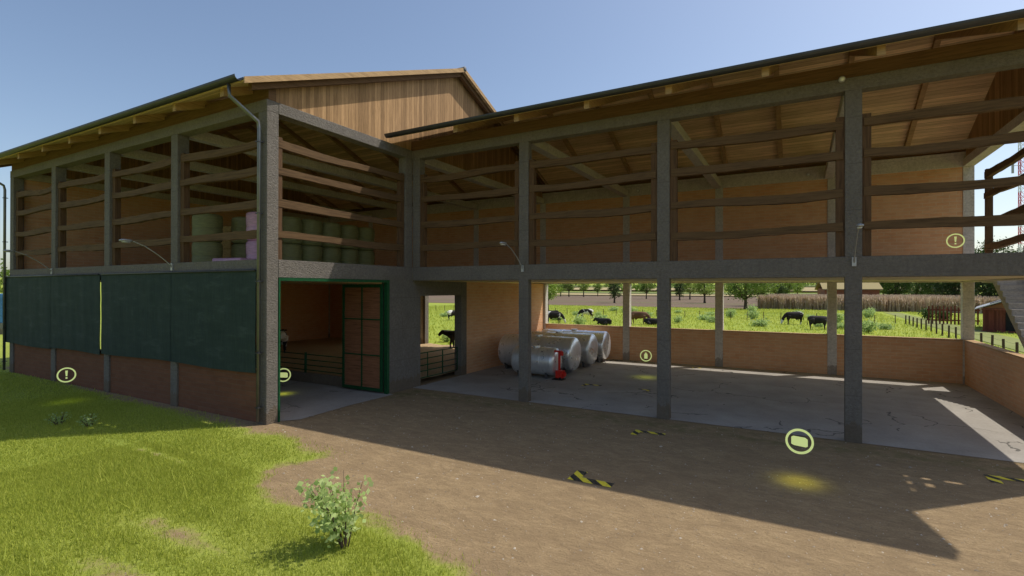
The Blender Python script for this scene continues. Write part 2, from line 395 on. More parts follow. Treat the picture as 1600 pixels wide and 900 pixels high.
# upper back wall
bx=[-32.6,-28.28,-23.49,-18.80,-13.9,-8.68,-3.78,1.19,XR]
for a,b_ in zip(bx[:-1],bx[1:]):
    B(MB().box(a+(.38 if a>-32 else 0),b_,YB+.04,YB+.30,G2,T1),'upper_wall','brick')
# ----- timber plates
pl=MB(); 
B(MB().box(XL,XC,YL+.05,YL+.30,T2,9.98),'wall_plate','plate')
B(MB().box(XC-.24,XRo,YF+.05,YF+.30,T2,9.98),'wall_plate','plate')
B(MB().box(XL,XRo,YB+.05,YB+.30,T2+.3,10.15),'wall_plate','plate')
# ----- roofs
def zroof(y,e): return ZE+SL*(y-e)          # top surface
YR1=(EL+EB)/2; ZR1=zroof(YR1,EL); YR2=(ER+EB)/2; ZR2=zroof(YR2,ER)
ca=math.cos(math.atan(SL))
def slope_slab(x0,x1,ya,za,yb,zb,t0,t1):   # slab between top offset t0 and bottom offset t1 (vertical)
    return MB().prism([(ya,za-t0),(yb,zb-t0),(yb,zb-t1),(ya,za-t1)],'X',x0,x1)
X1a,X1b=XL-.45,-13.28
X2a,X2b=-13.56,6.80
def roof(xa,xb,ya,yr,zr,xa_back):
    B(slope_slab(xa,xb,ya,ZE,yr,zr,0,.05),'roof_sheet','roofmetal'); B(slope_slab(xa_back,xb,yr,zr,EB,ZE,0,.05),'roof_sheet','roofmetal')
    B(slope_slab(xa+.02,xb-.03,ya+.02,ZE+.008,yr,zr,.052,.085),'roof_boarding','boards'); B(slope_slab(xa_back+.02,xb-.03,yr,zr,EB-.02,ZE+.008,.052,.085),'roof_boarding','boards')
roof(X1a,X1b,EL,YR1,ZR1,X1a)
roof(X2a,X2b,ER,YR2,ZR2,X1b+.01)
def rafters(xsl,ya,yr,zr,names='rafter'):
    for x in xsl:
        w=.17
        B(slope_slab(x-w/2,x+w/2,ya+.10,ZE+SL*.10,yr-.01,zr-.004,.087,.32),names,'rafter')
        if True: B(slope_slab(x-w/2,x+w/2,yr+.01,zr-.004,EB-.1,ZE+SL*.1,.087,.32),names,'rafter')
rafters([-16.95-2.42*k for k in range(7)]+[-14.45],EL,YR1,ZR1)
rafters([-13.0+2.45*k for k in range(1,9)],ER,YR2,ZR2)
rr=MB()
# rake rafter (dark) and fascia boards
for (x,ya,yr,zr) in ((X1b-.24,EL,YR1,ZR1),(X1a+.16,EL,YR1,ZR1),(X2b-.2,ER,YR2,ZR2)):
    B(slope_slab(x-.08,x+.08,ya+.35,ZE+SL*.35,yr-.01,zr-.004,.087,.33),'rake_rafter','plate'); B(slope_slab(x-.08,x+.08,yr+.01,zr-.004,EB-.35,ZE+SL*.35,.087,.33),'rake_rafter','plate')
for (x,ya,yr,zr) in ((X1b-.001,EL,YR1,ZR1),(X1a-.04,EL,YR1,ZR1),(X2b-.001,ER,YR2,ZR2)):
    B(slope_slab(x,x+.04,ya,ZE,yr,zr,-.02,.16),'fascia','fascia'); B(slope_slab(x,x+.04,yr,zr,EB,ZE,-.02,.16),'fascia','fascia')
B(MB().tube([(X1a,YR1,ZR1-.02),(X1b+.06,YR1,ZR1-.02)],.11,10),'ridge_cap','roofmetal',smooth=True)
B(MB().tube([(X1b+.02,YR2,ZR2-.02),(X2b+.06,YR2,ZR2-.02)],.11,10),'ridge_cap','roofmetal',smooth=True)
# gable triangles of vertical boards
def gable(x0,x1,ya,yb,yr,zr,e):
    z=lambda y: (ZE+SL*(y-e) if y<=yr else ZE+SL*(EB-y))-.09
    B(MB().prism([(ya,T2),(yb,T2),(yb,z(yb)),(yr,z(yr)),(ya,z(ya))],'X',x0,x1),'gable_boarding','gable')
gable(XC-.20,XC-.12,YL+.31,YB,YR1,ZR1,EL)
gable(XL+.1,XL+.18,YL+.31,YB,YR1,ZR1,EL)
gable(XR+.1,XR+.18,YF+.31,YB,YR2,ZR2,ER)
# ----- gutters
def gutter(xa,xb,y):
    pts=[]; r=.13
    outer=[(y+r*math.cos(a),ZE+.03+r*math.sin(a)) for a in [math.pi+math.pi*k/8 for k in range(9)]]
    inner=[(y+(r-.012)*math.cos(a),ZE+.03+(r-.012)*math.sin(a)) for a in [math.pi+math.pi*k/8 for k in range(9)]][::-1]
    return B(MB().prism(outer+inner,'X',xa,xb),'gutter','zinc')
for (xa,xb,y) in ((X1a,-13.34,EL-.07),(X2a-.02,X2b,ER-.07)):
    g=gutter(xa,xb,y-.03)
def downpipe(x,dx):
    o=B(MB().tube([(x,EL-.07,ZE-.11),(x,EL-.05,ZE-.42),(x+dx*.3,YL-.16,8.9),(x+dx*.3,YL-.12,8.7),(x+dx*.3,YL-.12,.1)],.055,10),'downpipe','pipe',smooth=True)
    for z in (8.3,6.2,4.2,2.1,.5):
        c=MB().box(x+dx*.3-.07,x+dx*.3+.07,YL-.19,YL-.045,z,z+.03).box(x+dx*.3-.012,x+dx*.3+.012,YL-.05,YL-.0,z,z+.03)
        me=c.mesh('bracket'); fixn(me); me.materials.append(M['zinc']); k=bpy.data.objects.new('bracket',me); COL.objects.link(k); k.parent=o
downpipe(-13.84,0.1); downpipe(-32.98,-.3)
# ----- timber railings, upper floor
def railing(p0,p1,depth_axis,seed,z0=G2,top=8.60,posts=(1,1),nr=4):
    """one bay: p0,p1 are (x,y) ends along the bay"""
    rg=random.Random(seed)
    v=Vector((p1[0]-p0[0],p1[1]-p0[1],0)); Ln=v.length; d=v.normalized(); n_=Vector((-d.y,d.x,0))
    r=bpy.data.objects.new('railing',None); COL.objects.link(r); r.parent=barn; r.location=Vector((p0[0],p0[1],0))-barn.location; r['worldparts']=1
    o0=Vector((p0[0],p0[1],0))
    def along(s,t=0,z=0): return o0+d*s+n_*t+Vector((0,0,z))
    for k,(s) in enumerate((.10,Ln-.10)):
        if posts[k]:
            m=MB(); c=along(s); hx=.10; 
            m.tube([c+Vector((0,0,z0)),c+Vector((0,0,top))],.14,4); build(m,'rail_post','railpost',r)
    for i in range(nr):
        zc=(5.66,6.58,7.58,8.40)[i]
        pts=[];rs=[]; a1=rg.uniform(-.10,.10); a2=rg.uniform(-.04,.04); ph=rg.uniform(0,6); tilt=rg.uniform(-.05,.05)
        for k in range(15):
            t=k/14; s=.04+t*(Ln-.08)
            pts.append(along(s,-.05+.02*math.sin(ph+3*t),zc-abs(a1)*.55*math.sin(math.pi*t**1.3)+a2*math.sin(2*math.pi*t)+tilt*(t-.5)+rg.uniform(-.008,.008)))
            rs.append(.158+.016*math.sin(ph+5*t)+rg.uniform(-.005,.005))
        m=MB().tube(pts,rs,4,sq=(.7,1))
        build(m,'rail','rail',r,smooth=False)
    return r
for i in range(4):
    railing((LP[i+1]+.40,YL+.2),(LP[i],YL+.2),'x',10+i)
railing((XC-.2,YL+.39),(XC-.2,YF-.40),'y',21)
fx=[XC+.35]+[q for x in RP for q in (x,x+W)]+[XR]
for i in range(4): railing((fx[2*i],YF+.15),(fx[2*i+1],YF+.15),'x',30+i)
railing((XR+.2,25.85),(XR+.2,21.2),'y',41); railing((XR+.2,21.0),(XR+.2,16.6),'y',42)
# ----- green windbreak curtains on the long wall
def curtain(x0,x1,z0,z1):
    m=MB(); n=60; vs=[];fs=[]
    for j in range(11):
        for i in range(n+1):
            x=x0+(x1-x0)*i/n; z=z0+(z1-z0)*j/10
            y=YL-.07+.005*math.sin(x*5.1)+.004*math.sin(x*11+z)-.008*noise.noise(Vector((x*2.3,z*2.9,3)))-.02*noise.noise(Vector((x*.7,z*1.4,0)))
            if j==0: z+=.03*math.sin(x*.9)
            vs.append((x,y,z))
    fs=[(j*(n+1)+i,j*(n+1)+i+1,(j+1)*(n+1)+i+1,(j+1)*(n+1)+i) for j in range(10) for i in range(n)]
    k=len(vs); vs+=[(x,y+.02,z) for x,y,z in vs]; fs+=[tuple(q+k for q in f[::-1]) for f in fs]
    m.add(vs,fs); return B(m,'windbreak_curtain','curtain',smooth=True)
for a,b_,z0 in ((-33.1,-28.15,1.40),(-28.13,-23.68,1.44),(-23.56,-18.62,1.50),(-18.60,-14.02,1.50)): curtain(a,b_,z0,4.56)
for a,b_ in ((-33.1,-23.72),(-23.5,-14.02)):
    B(MB().tube([(a,YL-.1,4.55),(b_,YL-.1,4.55)],.03,8),'curtain_rod','zinc',smooth=True)
# ----- green door
df=empty('sliding_door_frame',(XC,12.3,0),'x','x',world=True); COL.objects.unlink(df); bpy.data.objects.remove(df)
dm=MB(); dm.box(XC-.14,XC+.02,14.60,14.727,0,4.337); dm.box(XC-.14,XC+.02,9.965,10.02,0,4.337); dm.box(XC-.14,XC+.018,10.02,14.60,4.245,4.337)
door=B(dm,'door_frame','green')
leaf=MB(); LX0,LX1,LY=-15.92,-13.80,14.56
for (a,b_,z0,z1) in ((LX0,LX0+.11,.08,4.18),(LX1-.11,LX1,.08,4.18),(LX0+.11,LX1-.11,.08,.2),(LX0+.11,LX1-.11,4.06,4.18),((LX0+LX1)/2-.03,(LX0+LX1)/2+.03,.2,4.06),(LX0+.11,LX1-.11,1.42,1.47),(LX0+.11,LX1-.11,2.80,2.85)):
    leaf.box(a,b_,LY-.03,LY+.03,z0,z1)
dl=B(leaf,'door_leaf','green')
lv=MB()
z=.21
while z<4.02:
    lv.add([(LX0+.115,LY-.02,z),(LX1-.115,LY-.02,z),(LX1-.115,LY+.015,z+.075),(LX0+.115,LY+.015,z+.075),
            (LX0+.115,LY-.005,z),(LX1-.115,LY-.005,z),(LX1-.115,LY+.028,z+.075),(LX0+.115,LY+.028,z+.075)],
           [(0,1,2,3),(7,6,5,4),(0,4,5,1),(3,2,6,7)]); z+=.082
bp=lv.box(LX0+.11,LX1-.11,LY+.031,LY+.036,.2,4.06)
me=lv.mesh('louvres'); fixn(me); me.materials.append(M['louvre']); lo=bpy.data.objects.new('louvres',me); COL.objects.link(lo); lo.parent=dl
# ----- kerb inside the entrance
B(MB().box(XL+.3,-13.9,14.76,14.95,-.1,.40),'feed_kerb','earthwall')
# ----- outside stair at the right end
st=MB(); pr=[]
ytop=26.6; run=.30; rise=.2218
n_=22
poly=[(ytop+1.3,G2-.01),(ytop,G2-.01)]
y=ytop; z=G2-.01
for k in range(n_):
    z-=rise; poly.append((y,z)); y-=run; poly.append((y,z))
poly+= [(y,-.1),(y+.35,-.1)]
poly+=[(ytop-.05,G2-.58),(ytop+1.3,G2-.58)]
st.prism(poly,'X',6.60,7.85)
B(st,'stair_flight','stairc')
B(MB().prism([(ytop+1.3,G2-.6),(ytop+1.3,G2+.9),(ytop,G2+.9),(y+.1,.85),(y+.1,-.1),(y+.9,-.1),(ytop,G2-.6)],'X',7.86,8.0),'stair_wall','concrete')
# ---------------------------------------------------------------- floors
def sheet(name,poly,z,mat,kind='structure',t=.0):
    m=MB(); m.add([(x,y_,z) for x,y_ in poly],[tuple(range(len(poly)))])
    o=build(m,name,mat); tag(o,kind=kind); return o
sheet('concrete_floor',[(XC+.0,YF+.02),(XRo,YF+.02),(XRo,YB+.1),(XC,YB+.1)],.012,'floor')
sheet('concrete_floor',[(XL-.6,YL+.3),(XC,YL+.42),(XC,14.75),(XL-.6,14.75)],.016,'floor')
# small apron in front of the entrance
sheet('concrete_floor',[(XC,YL+.5),(XC+.35,YL+.9),(XC+.2,12.6),(XC+.25,14.7),(XC,14.72)],.014,'floor')
# straw bedding : bumpy grid
nx,ny=120,90; vs=[];fs=[]
for j in range(ny+1):
    for i in range(nx+1):
        x=XL+.4+(XC-.36-XL-.4)*i/nx; y=14.96+(YB+.3-14.96)*j/ny
        vs.append((x,y,.16+.05*noise.fractal(Vector((x*.9,y*.9,0)),1,2,4)))
fs=[(j*(nx+1)+i,j*(nx+1)+i+1,(j+1)*(nx+1)+i+1,(j+1)*(nx+1)+i) for j in range(ny) for i in range(nx)]
bed=build(MB().add(vs,fs),'straw_bedding','bedding',smooth=True); tag(bed,'pale trampled straw bedding inside the barn behind the kerb','straw',kind='stuff')
# ---------------------------------------------------------------- ground
def interp_axis(segs):
    out=[]
    for a,b_,st_ in segs:
        n=max(1,int(round((b_-a)/st_))); out+=[a+(b_-a)*k/n for k in range(n)]
    out.append(segs[-1][1]); return np.array(out)
gx=interp_axis([(-2500,-600,190),(-600,-120,40),(-120,-42,6),(-42,-20,.6),(-20,2,.16),(2,14,.5),(14,60,4),(60,600,45),(600,2500,190)])
gy=interp_axis([(-300,-10,40),(-10,0,2),(0,10.4,.16),(10.4,30,.6),(30,130,3),(130,500,18),(500,1500,50),(1500,2600,220)])
GX,GY=np.meshgrid(gx,gy)
rngn=np.random.default_rng(3)
def vnoise(x,y,s,seed):
    x=x*s;y=y*s
    xi=np.floor(x).astype(int);yi=np.floor(y).astype(int);fx_=x-xi;fy_=y-yi
    fx_=fx_*fx_*(3-2*fx_);fy_=fy_*fy_*(3-2*fy_)
    def h(i,j):
        v=np.sin(i*127.1+j*311.7+seed*74.7)*43758.5453; return v-np.floor(v)
    return (h(xi,yi)*(1-fx_)+h(xi+1,yi)*fx_)*(1-fy_)+(h(xi,yi+1)*(1-fx_)+h(xi+1,yi+1)*fx_)*fy_
def fbm(x,y,s,seed): return (vnoise(x,y,s,seed)+.5*vnoise(x,y,s*2.1,seed+1)+.25*vnoise(x,y,s*4.3,seed+2))/1.75
POLY=np.array([(-60,12.5),(-34,9.9),(-24.5,9.25),(-19,9.15),(-15.0,9.25),(-14.1,9.25),(-12.6,9.15),(-10.6,8.75),(-9.75,8.45),(-9.9,7.9),(-10.15,7.2),(-9.6,6.45),(-8.3,6.25),(-7.2,6.35),(-6.2,6.5),(-5.2,6.4),(-4.2,6.2),(-3.4,5.5),(-2.0,3.0),(-1,0),(1,-6),(3,-40),(-60,-40)],float)
def poly_sd(x,y):
    """signed distance: >0 inside grass polygon"""
    x=np.asarray(x,float);y=np.asarray(y,float); d=np.full(x.shape,1e9); ins=np.zeros(x.shape,bool)
    n=len(POLY)
    for i in range(n):
        ax,ay=POLY[i];bx_,by_=POLY[(i+1)%n]
        ex,ey=bx_-ax,by_-ay
        t=np.clip(((x-ax)*ex+(y-ay)*ey)/(ex*ex+ey*ey),0,1)
        d=np.minimum(d,np.hypot(x-ax-t*ex,y-ay-t*ey))
        c=((ay>y)!=(by_>y))&(x<(bx_-ax)*(y-ay)/((by_-ay) if by_!=ay else 1e-9)+ax)
        ins^=c
    return np.where(ins,d,-d)
def turf_near(x,y):
    w=poly_sd(x,y)+(fbm(x,y,.9,5)-.5)*1.1
    bare=(fbm(x,y,.45,9)>.70)&(y<6.6)
    # bare tracks seen in the lawn
    for (cx,cy,rx,ry) in ((-8.95,4.6,.75,.13),(-8.15,3.55,.9,.16),(-13.6,6.6,.8,.05)):
        w=np.minimum(w,(np.hypot((x-cx-.4*(y-cy))/rx,(y-cy)/ry)-1)*.22+.75*(fbm(x,y,2.6,4)-.42))
    return w
sdn=turf_near(GX,GY)
turf=np.clip(.5+sdn*.95,0,1)
far=(GY>29.2)|(GX<-36)|(GX>13.5)|((GX>8.6)&(GY>24))
yardR=(GX>=6.2)&(GX<=15)&(GY<24)
turf=np.where(far,1,turf); turf=np.where((GX>13.6)&(GX<16.2)&(GY>20)&(GY<140),.50,turf)
turf=np.where((GX>8.2)&(GX<16.5)&(GY<=24),.15,turf)
lush=np.where(GY>28.9,1.,0.)
moss=np.clip(1-np.abs(GY-15.35)/.75,0,1)*((GX>-13.6)&(GX<7)); moss=np.maximum(moss,np.clip(1-np.abs(GX+13.0)/.6,0,1)*((GY>14.4)&(GY<16.2)))
rad=np.hypot(GX,GY)
GZ=np.where(rad>330,(rad-330)*.022,0)*(1-.35*fbm(GX,GY,.004,8))
GZ=np.where(rad>330,GZ+6*(fbm(GX,GY,.006,3)-.4)*np.clip((rad-330)/300,0,1),GZ)
GZ=GZ+np.where((GY<9.2)&(turf>.6),.02*(fbm(GX,GY,.8,2)-.5),0)
nyv,nxv=GX.shape
verts=np.stack([GX.ravel(),GY.ravel(),GZ.ravel()],1)
idx=np.arange(nyv*nxv).reshape(nyv,nxv)
faces=np.stack([idx[:-1,:-1].ravel(),idx[:-1,1:].ravel(),idx[1:,1:].ravel(),idx[1:,:-1].ravel()],1)
def np_mesh(name,verts,faces):
    me=bpy.data.meshes.new(name); nf,k=faces.shape
    me.vertices.add(len(verts)); me.vertices.foreach_set('co',np.asarray(verts,np.float32).ravel())
    me.loops.add(nf*k); me.loops.foreach_set('vertex_index',faces.astype(np.int32).ravel())
    me.polygons.add(nf); me.polygons.foreach_set('loop_start',np.arange(0,nf*k,k,dtype=np.int32)); me.polygons.foreach_set('loop_total',np.full(nf,k,np.int32))
    me.update(); me.validate(); return me
me=np_mesh('ground',verts,faces)
at_=me.attributes.new('turf','FLOAT_VECTOR','POINT'); at_.data.foreach_set('vector',np.stack([turf.ravel(),lush.ravel(),moss.ravel()],1).astype(np.float32).ravel())
me.polygons.foreach_set('use_smooth',[True]*len(me.polygons)); me.materials.append(M['ground'])
gr=bpy.data.objects.new('ground',me); COL.objects.link(gr); tag(gr,kind='structure')
# fields beyond the pasture
M['plough']=m_field('ploughed_soil',(.15,.108,.072),(.18,.132,.09))
M['tan']=m_field('ripe_crop',(.33,.27,.13),(.42,.34,.18))
M['orange']=m_field('dry_stubble',(.40,.23,.10),(.46,.27,.13))
M['gfield']=m_field('green_crop',(.13,.17,.05),(.2,.22,.08))
M['lane']=m_field('mown_lane',(.20,.23,.07),(.27,.28,.11))
sheet('field',[(-420,128),(-9,116),(-8,175),(-20,304),(-420,304)],.05,'plough')
sheet('field_strip',[(-130,163),(-8,150),(-8,152.5),(-130,165.5)],.06,'gfield')
sheet('lane',[(12.6,22),(15.6,22),(15.7,60),(15.4,112),(13.2,112),(12.6,60)],.03,'lane')
def hillpatch(name,x0,x1,y0,y1,mat,up=1.3):
    nx_,ny_=40,14; vs=[]
    for j in range(ny_+1):
        for i in range(nx_+1):
            x=x0+(x1-x0)*i/nx_; y=y0+(y1-y0)*j/ny_
            r=math.hypot(x,y); A=lambda v: np.array([v])
            z=(r-330)*.022*(1-.35*fbm(A(x),A(y),.004,8)[0]) if r>330 else 0
            if r>330: z+=6*(fbm(A(x),A(y),.006,3)[0]-.4)*min(1,(r-330)/300)
            vs.append((x,y,z+up))
    fs=[(j*(nx_+1)+i,j*(nx_+1)+i+1,(j+1)*(nx_+1)+i+1,(j+1)*(nx_+1)+i) for j in range(ny_) for i in range(nx_)]
    o=build(MB().add(vs,fs),name,mat); tag(o,kind='structure')
hillpatch('field',-560,90,306,352,'tan',.5); hillpatch('field',-560,90,354,398,'gfield',.7); hillpatch('field',-520,-230,420,520,'orange'); hillpatch('field',-210,-60,430,560,'tan'); hillpatch('field',-40,130,450,600,'tan'); hillpatch('field',-700,-100,600,800,'gfield'); hillpatch('field',-60,300,640,860,'gfield')
# ---------------------------------------------------------------- leaf-card helpers
def quads(centers,sizes,seed,flat=0.,aspect=1.0):
    rg=np.random.default_rng(seed); n=len(centers)
    a=rg.normal(size=(n,3)); a[:,2]*=1-flat; a/=np.linalg.norm(a,axis=1)[:,None]
    b_=rg.normal(size=(n,3)); b_-=a*np.sum(a*b_,1)[:,None]; b_/=np.linalg.norm(b_,axis=1)[:,None]
    s=sizes[:,None]*.5; c=centers
    v=np.stack([c-a*s,c+b_*s*.55*aspect,c+a*s,c-b_*s*.55*aspect],1).reshape(-1,3)
    f=np.arange(4*n).reshape(n,4); return v,f
def tree_meshes(seed,h,cr,ch,trunk_h,nclump,per,leaf,mat,spread=1.0,conic=0):
    rg=np.random.default_rng(seed); r=random.Random(seed)
    cz=h-ch*.5
    cl=[]
    while len(cl)<nclump:
        p=rg.uniform(-1,1,3); d=np.linalg.norm(p)
        if d>1 or d<.35: continue
        wob=.75+.45*noise.noise(Vector((p[0]*1.7+seed,p[1]*1.7,p[2]*1.7)))
        rr_=cr*wob*(1-conic*(p[2]*.5+.5))
        cl.append((p[0]*rr_,p[1]*rr_,cz+p[2]*ch*.5*(.85+.3*wob*.5)))
    cl=np.array(cl)
    pts=[];
    for c in cl:
        rad=cr*r.uniform(.16,.30)*spread
        q=rg.normal(size=(per,3))*rad*.55; q[:,2]*=.7
        pts.append(c+q)
    pts=np.concatenate(pts); v,f=quads(pts,rg.uniform(.6,1.3,len(pts))*leaf,seed,.2)
    crown=np_mesh('crown',v,f); crown.materials.append(M[mat])
    m=MB(); tr=h*.028+.08
    top=cz+ch*.15
    path=[(0,0,-.3)]; x=y=0
    for k in range(1,7):
        x+=r.uniform(-.1,.1)*h*.04; y+=r.uniform(-.1,.1)*h*.04; path.append((x,y,top*k/6))
    m.tube(path,[tr*1.25]+[tr*(1-.13*k) for k in range(1,7)],8)
    for k in range(11):
        c=cl[r.randrange(len(cl))]; z0=trunk_h*r.uniform(.75,1.1); fr=z0/top; bx0=path[min(6,int(fr*6))]
        mid=((bx0[0]+c[0])*.45,(bx0[1]+c[1])*.45,(z0+c[2])*.5)
        m.tube([(bx0[0],bx0[1],z0),mid,tuple(c)],[tr*.45,tr*.3,tr*.08],6)
    tk=m.mesh('trunk'); fixn(tk); tk.materials.append(M['bark']); return crown,tk
TV={}
TV['broad']=tree_meshes(1,9.5,3.9,6.3,3.0,60,44,.42,'leaf')
TV['yellow']=tree_meshes(2,8.5,3.6,5.6,2.8,52,44,.42,'leafyel')
TV['dark']=tree_meshes(3,11,3.3,9.2,2.6,70,46,.42,'leafdark')
TV['big']=tree_meshes(4,17,6.8,16,2.4,170,60,.5,'leafdark')
TV['flare']=tree_meshes(5,11,6.0,8.2,3.0,85,46,.45,'leaf')
def tree(kind,x,y,z,s,label,cat='tree',group='trees beyond the pasture',name='tree',rz=None):
    c,t=TV[kind]
    s*=rnd.uniform(.85,1.15); e=empty(name,(x,y,z),label,cat,group,rz=rnd.uniform(0,6.28) if rz is None else rz); e.scale=(s*rnd.uniform(.9,1.15),s,s*rnd.uniform(.85,1.1))
    for nm,me_ in (('crown',c),('trunk',t)):
        o=bpy.data.objects.new(nm,me_); COL.objects.link(o); o.parent=e
    return e
def gz(x,y):
    r=math.hypot(x,y); A=lambda v: np.array([v])
    if r<=330: return 0
    return (r-330)*.022*(1-.35*fbm(A(x),A(y),.004,8)[0])+6*(fbm(A(x),A(y),.006,3)[0]-.4)*min(1,(r-330)/300)
# camera (needed for placing by bearing)
F_=798.86; YAW=29.261; PIT=.143; ROL=.111
def bearing(px,dist):
    """ground point at forward distance for image column px (1600 wide)"""
    y_=R(YAW); fw=Vector((-math.sin(y_),math.cos(y_),0)); rt=Vector((math.cos(y_),math.sin(y_),0))
    p=(fw+rt*((px-800)/F_))*dist; return p.x,p.y
TL=[('flare',1165,104,.95,'tree with bare forked trunk and wide crown, left one at the maize corner'),
    ('flare',1188,124,.92,'tree with thin dark trunk right behind the forked tree at the maize corner'),
    ('dark',960,150,.95,'dense dark tree standing alone in the ploughed field left of a back pillar'),
    ('dark',1062,190,.8,'small dark round tree in the gap left of the second back pillar'),
    ('yellow',1078,205,.95,'light green tree with a thin trunk at the far side of the ploughed field'),
    ('yellow',1101,150,.85,'bright leafy tree in the ploughed field just left of the forked tree pillar'),
    ('broad',1010,215,.95,'far green tree seen directly right of the first back pillar'),
    ('broad',876,290,1.0,'leftmost round tree of the far hedgerow row over the steel tanks'),
    ('broad',889,275,1.2,'second round tree of the far hedgerow row over the steel tanks'),
    ('yellow',912,270,1.15,'third and palest tree of the far row over the steel tanks'),
    ('broad',934,300,.85,'fourth tree of the far row, near the lone dark tree'),
    ('yellow',856,95,.75,'light tree partly cut off by the brick wall behind the tanks'),
    ('yellow',1212,170,1.1,'bright green tree behind the start of the maize'),
    ('broad',1228,175,1.0,'mid green bushy tree behind the maize, beside a dark bush'),
    ('dark',1222,150,.62,'dark low tree rising right over the maize tops'),
    ('yellow',1246,240,.9,'thin pale tree on the hillside over the grazing cow'),
    ('broad',1288,165,1.0,'green tree left of the third back pillar over the maize'),
    ('yellow',1380,180,1.1,'yellow green tree beside the far brown barn'),
    ('big',1400,165,.8,'large dark tree left of the fork behind the maize'),
    ('big',1432,170,.85,'large dark tree with visible fork behind the middle of the maize'),
    ('big',1464,140,.8,'large shadowy tree at the right end of the maize'),
    ('big',1492,118,.85,'large dark tree nearest to the end pillar'),
    ('big',1548,95,.84,'tall dark tree towering over the red shed'),
    ('big',1590,108,.72,'tall tree right of the red shed in front of the lattice mast'),
    ('big',1640,100,.8,'tall dark tree at the right edge beyond the barn end')]
for k,px,d,s,lab in TL:
    x,y=bearing(px,d); tree(k,x,y,gz(x,y)-.1,s,lab)
x,y=bearing(-24,62); tree('broad',x,y,0,.95,'green tree at the far left edge beyond the barn end',group=None)
x,y=bearing(-60,90); tree('dark',x,y,0,1.0,'darker tree at far left behind the blue container',group=None)
# hill woods : far hedge masses
wv=[]; wr=np.random.default_rng(12)
cs=[]
for k in range(240):
    px=wr.uniform(700,1700); d=wr.uniform(380,900); x,y=bearing(px,d); z=gz(x,y); s=wr.uniform(4,7)
    q=wr.normal(size=(26,3))*np.array([s,s,s*.42])*.55+np.array([x,y,z+s*.7]); cs.append(q)
cs=np.concatenate(cs); v,f=quads(cs,wr.uniform(2,3.6,len(cs)),5)
me=np_mesh('hill_woods',v,f); me.materials.append(M['leaf']); hw=bpy.data.objects.new('woodland',me); COL.objects.link(hw)
tag(hw,'distant patches of woodland scattered over the far hillside','woodland',kind='stuff')
# ---------------------------------------------------------------- maize field (dead standing crop)
rg=np.random.default_rng(21); n=26000
u=rg.random(n)**1.6
mx=rg.uniform(-7.5,40,n); my=118+u*46+ (mx<2)*(-mx*.25); row=np.round(my/.75)*.75+rg.normal(0,.07,n)
my=np.where(mx>10,row-1.5,row)
h=rg.uniform(2.25,3.0,n); w=rg.uniform(.03,.06,n)*1.8; an=rg.uniform(0,np.pi,n); dx=np.cos(an)*w; dy=np.sin(an)*w; lx=rg.normal(0,.12,n); ly=rg.normal(0,.12,n)
v=np.stack([np.stack([mx-dx,my-dy,0*mx],1),np.stack([mx+dx,my+dy,0*mx],1),np.stack([mx+lx+dx*.4,my+ly+dy*.4,h],1),np.stack([mx+lx-dx*.4,my+ly-dy*.4,h],1)],1).reshape(-1,3)
f=np.arange(4*n).reshape(n,4)
# drooping leaves
n2=52000; k=rg.integers(0,n,n2); z0=rg.uniform(.3,1,n2)*h[k]*.92; an=rg.uniform(0,2*np.pi,n2); L_=rg.uniform(.35,.75,n2); cx=np.cos(an);cy=np.sin(an); bw=.05
p0=np.stack([mx[k]+lx[k]*z0/h[k],my[k]+ly[k]*z0/h[k],z0],1)
p1=p0+np.stack([cx*L_*.5,cy*L_*.5,.12+0*L_],1); p2=p0+np.stack([cx*L_,cy*L_,-.25-.2*rg.random(n2)],1); side=np.stack([-cy*bw,cx*bw,0*cx],1)
v2=np.stack([p0,p1+side,p2,p1-side],1).reshape(-1,3); f2=np.arange(4*n2).reshape(n2,4)+len(v)
me=np_mesh('maize',np.concatenate([v,v2]),np.concatenate([f,f2])); me.materials.append(M['stalk']); mz=bpy.data.objects.new('maize_crop',me); COL.objects.link(mz)
tag(mz,'dry brown standing maize field beyond the pasture','maize',kind='stuff')
# ---------------------------------------------------------------- grass blades on the lawn
def blades(n,xr,yr,hr,wr_,seed,cond,clump=0):
    rg=np.random.default_rng(seed)
    x=rg.uniform(*xr,n);y=rg.uniform(*yr,n); sd=turf_near(x,y); keep=cond(x,y,sd,rg); x=x[keep];y=y[keep];m=len(x)
    tall=.5+.9*fbm(x,y,.8,17)
    h=rg.uniform(*hr,m)*tall; w=rg.uniform(*wr_,m); an=rg.uniform(0,2*np.pi,m); dx=np.cos(an)*w;dy=np.sin(an)*w
    le=rg.normal(0,.35,m)*h; le2=rg.normal(0,.35,m)*h; z=np.zeros(m)
    a=np.stack([x-dx,y-dy,z-.01],1); b_=np.stack([x+dx,y+dy,z-.01],1)
    c=np.stack([x+le,y+le2,h],1)
    v=np.stack([a,b_,c],1).reshape(-1,3); return v,np.arange(3*m).reshape(m,3)
vis=lambda x,y,sd,rg:(sd>rg.normal(.28,.30,len(x)))
parts=[blades(150000,(-15,-1.5),(2.5,7),(.03,.085),(.004,.008),1,vis),
       blades(150000,(-24,-9),(2.5,9.6),(.03,.085),(.006,.011),2,vis),
       blades(110000,(-46,-20),(2.5,12),(.03,.09),(.01,.018),3,vis),
       blades(3500,(-14,-2),(2.5,7),(.22,.38),(.005,.009),4,lambda x,y,sd,rg:(sd>.2)&(fbm(x,y,.9,31)>.5))]
vv=[];ff=[];o_=0
for v,f in parts: vv.append(v);ff.append(f+o_);o_+=len(v)
me=np_mesh('lawn',np.concatenate(vv),np.concatenate(ff)); me.materials.append(M['blade']); lw=bpy.data.objects.new('grass',me); COL.objects.link(lw)
tag(lw,'bright yellow green rough grass in front of the barn','grass',kind='stuff')
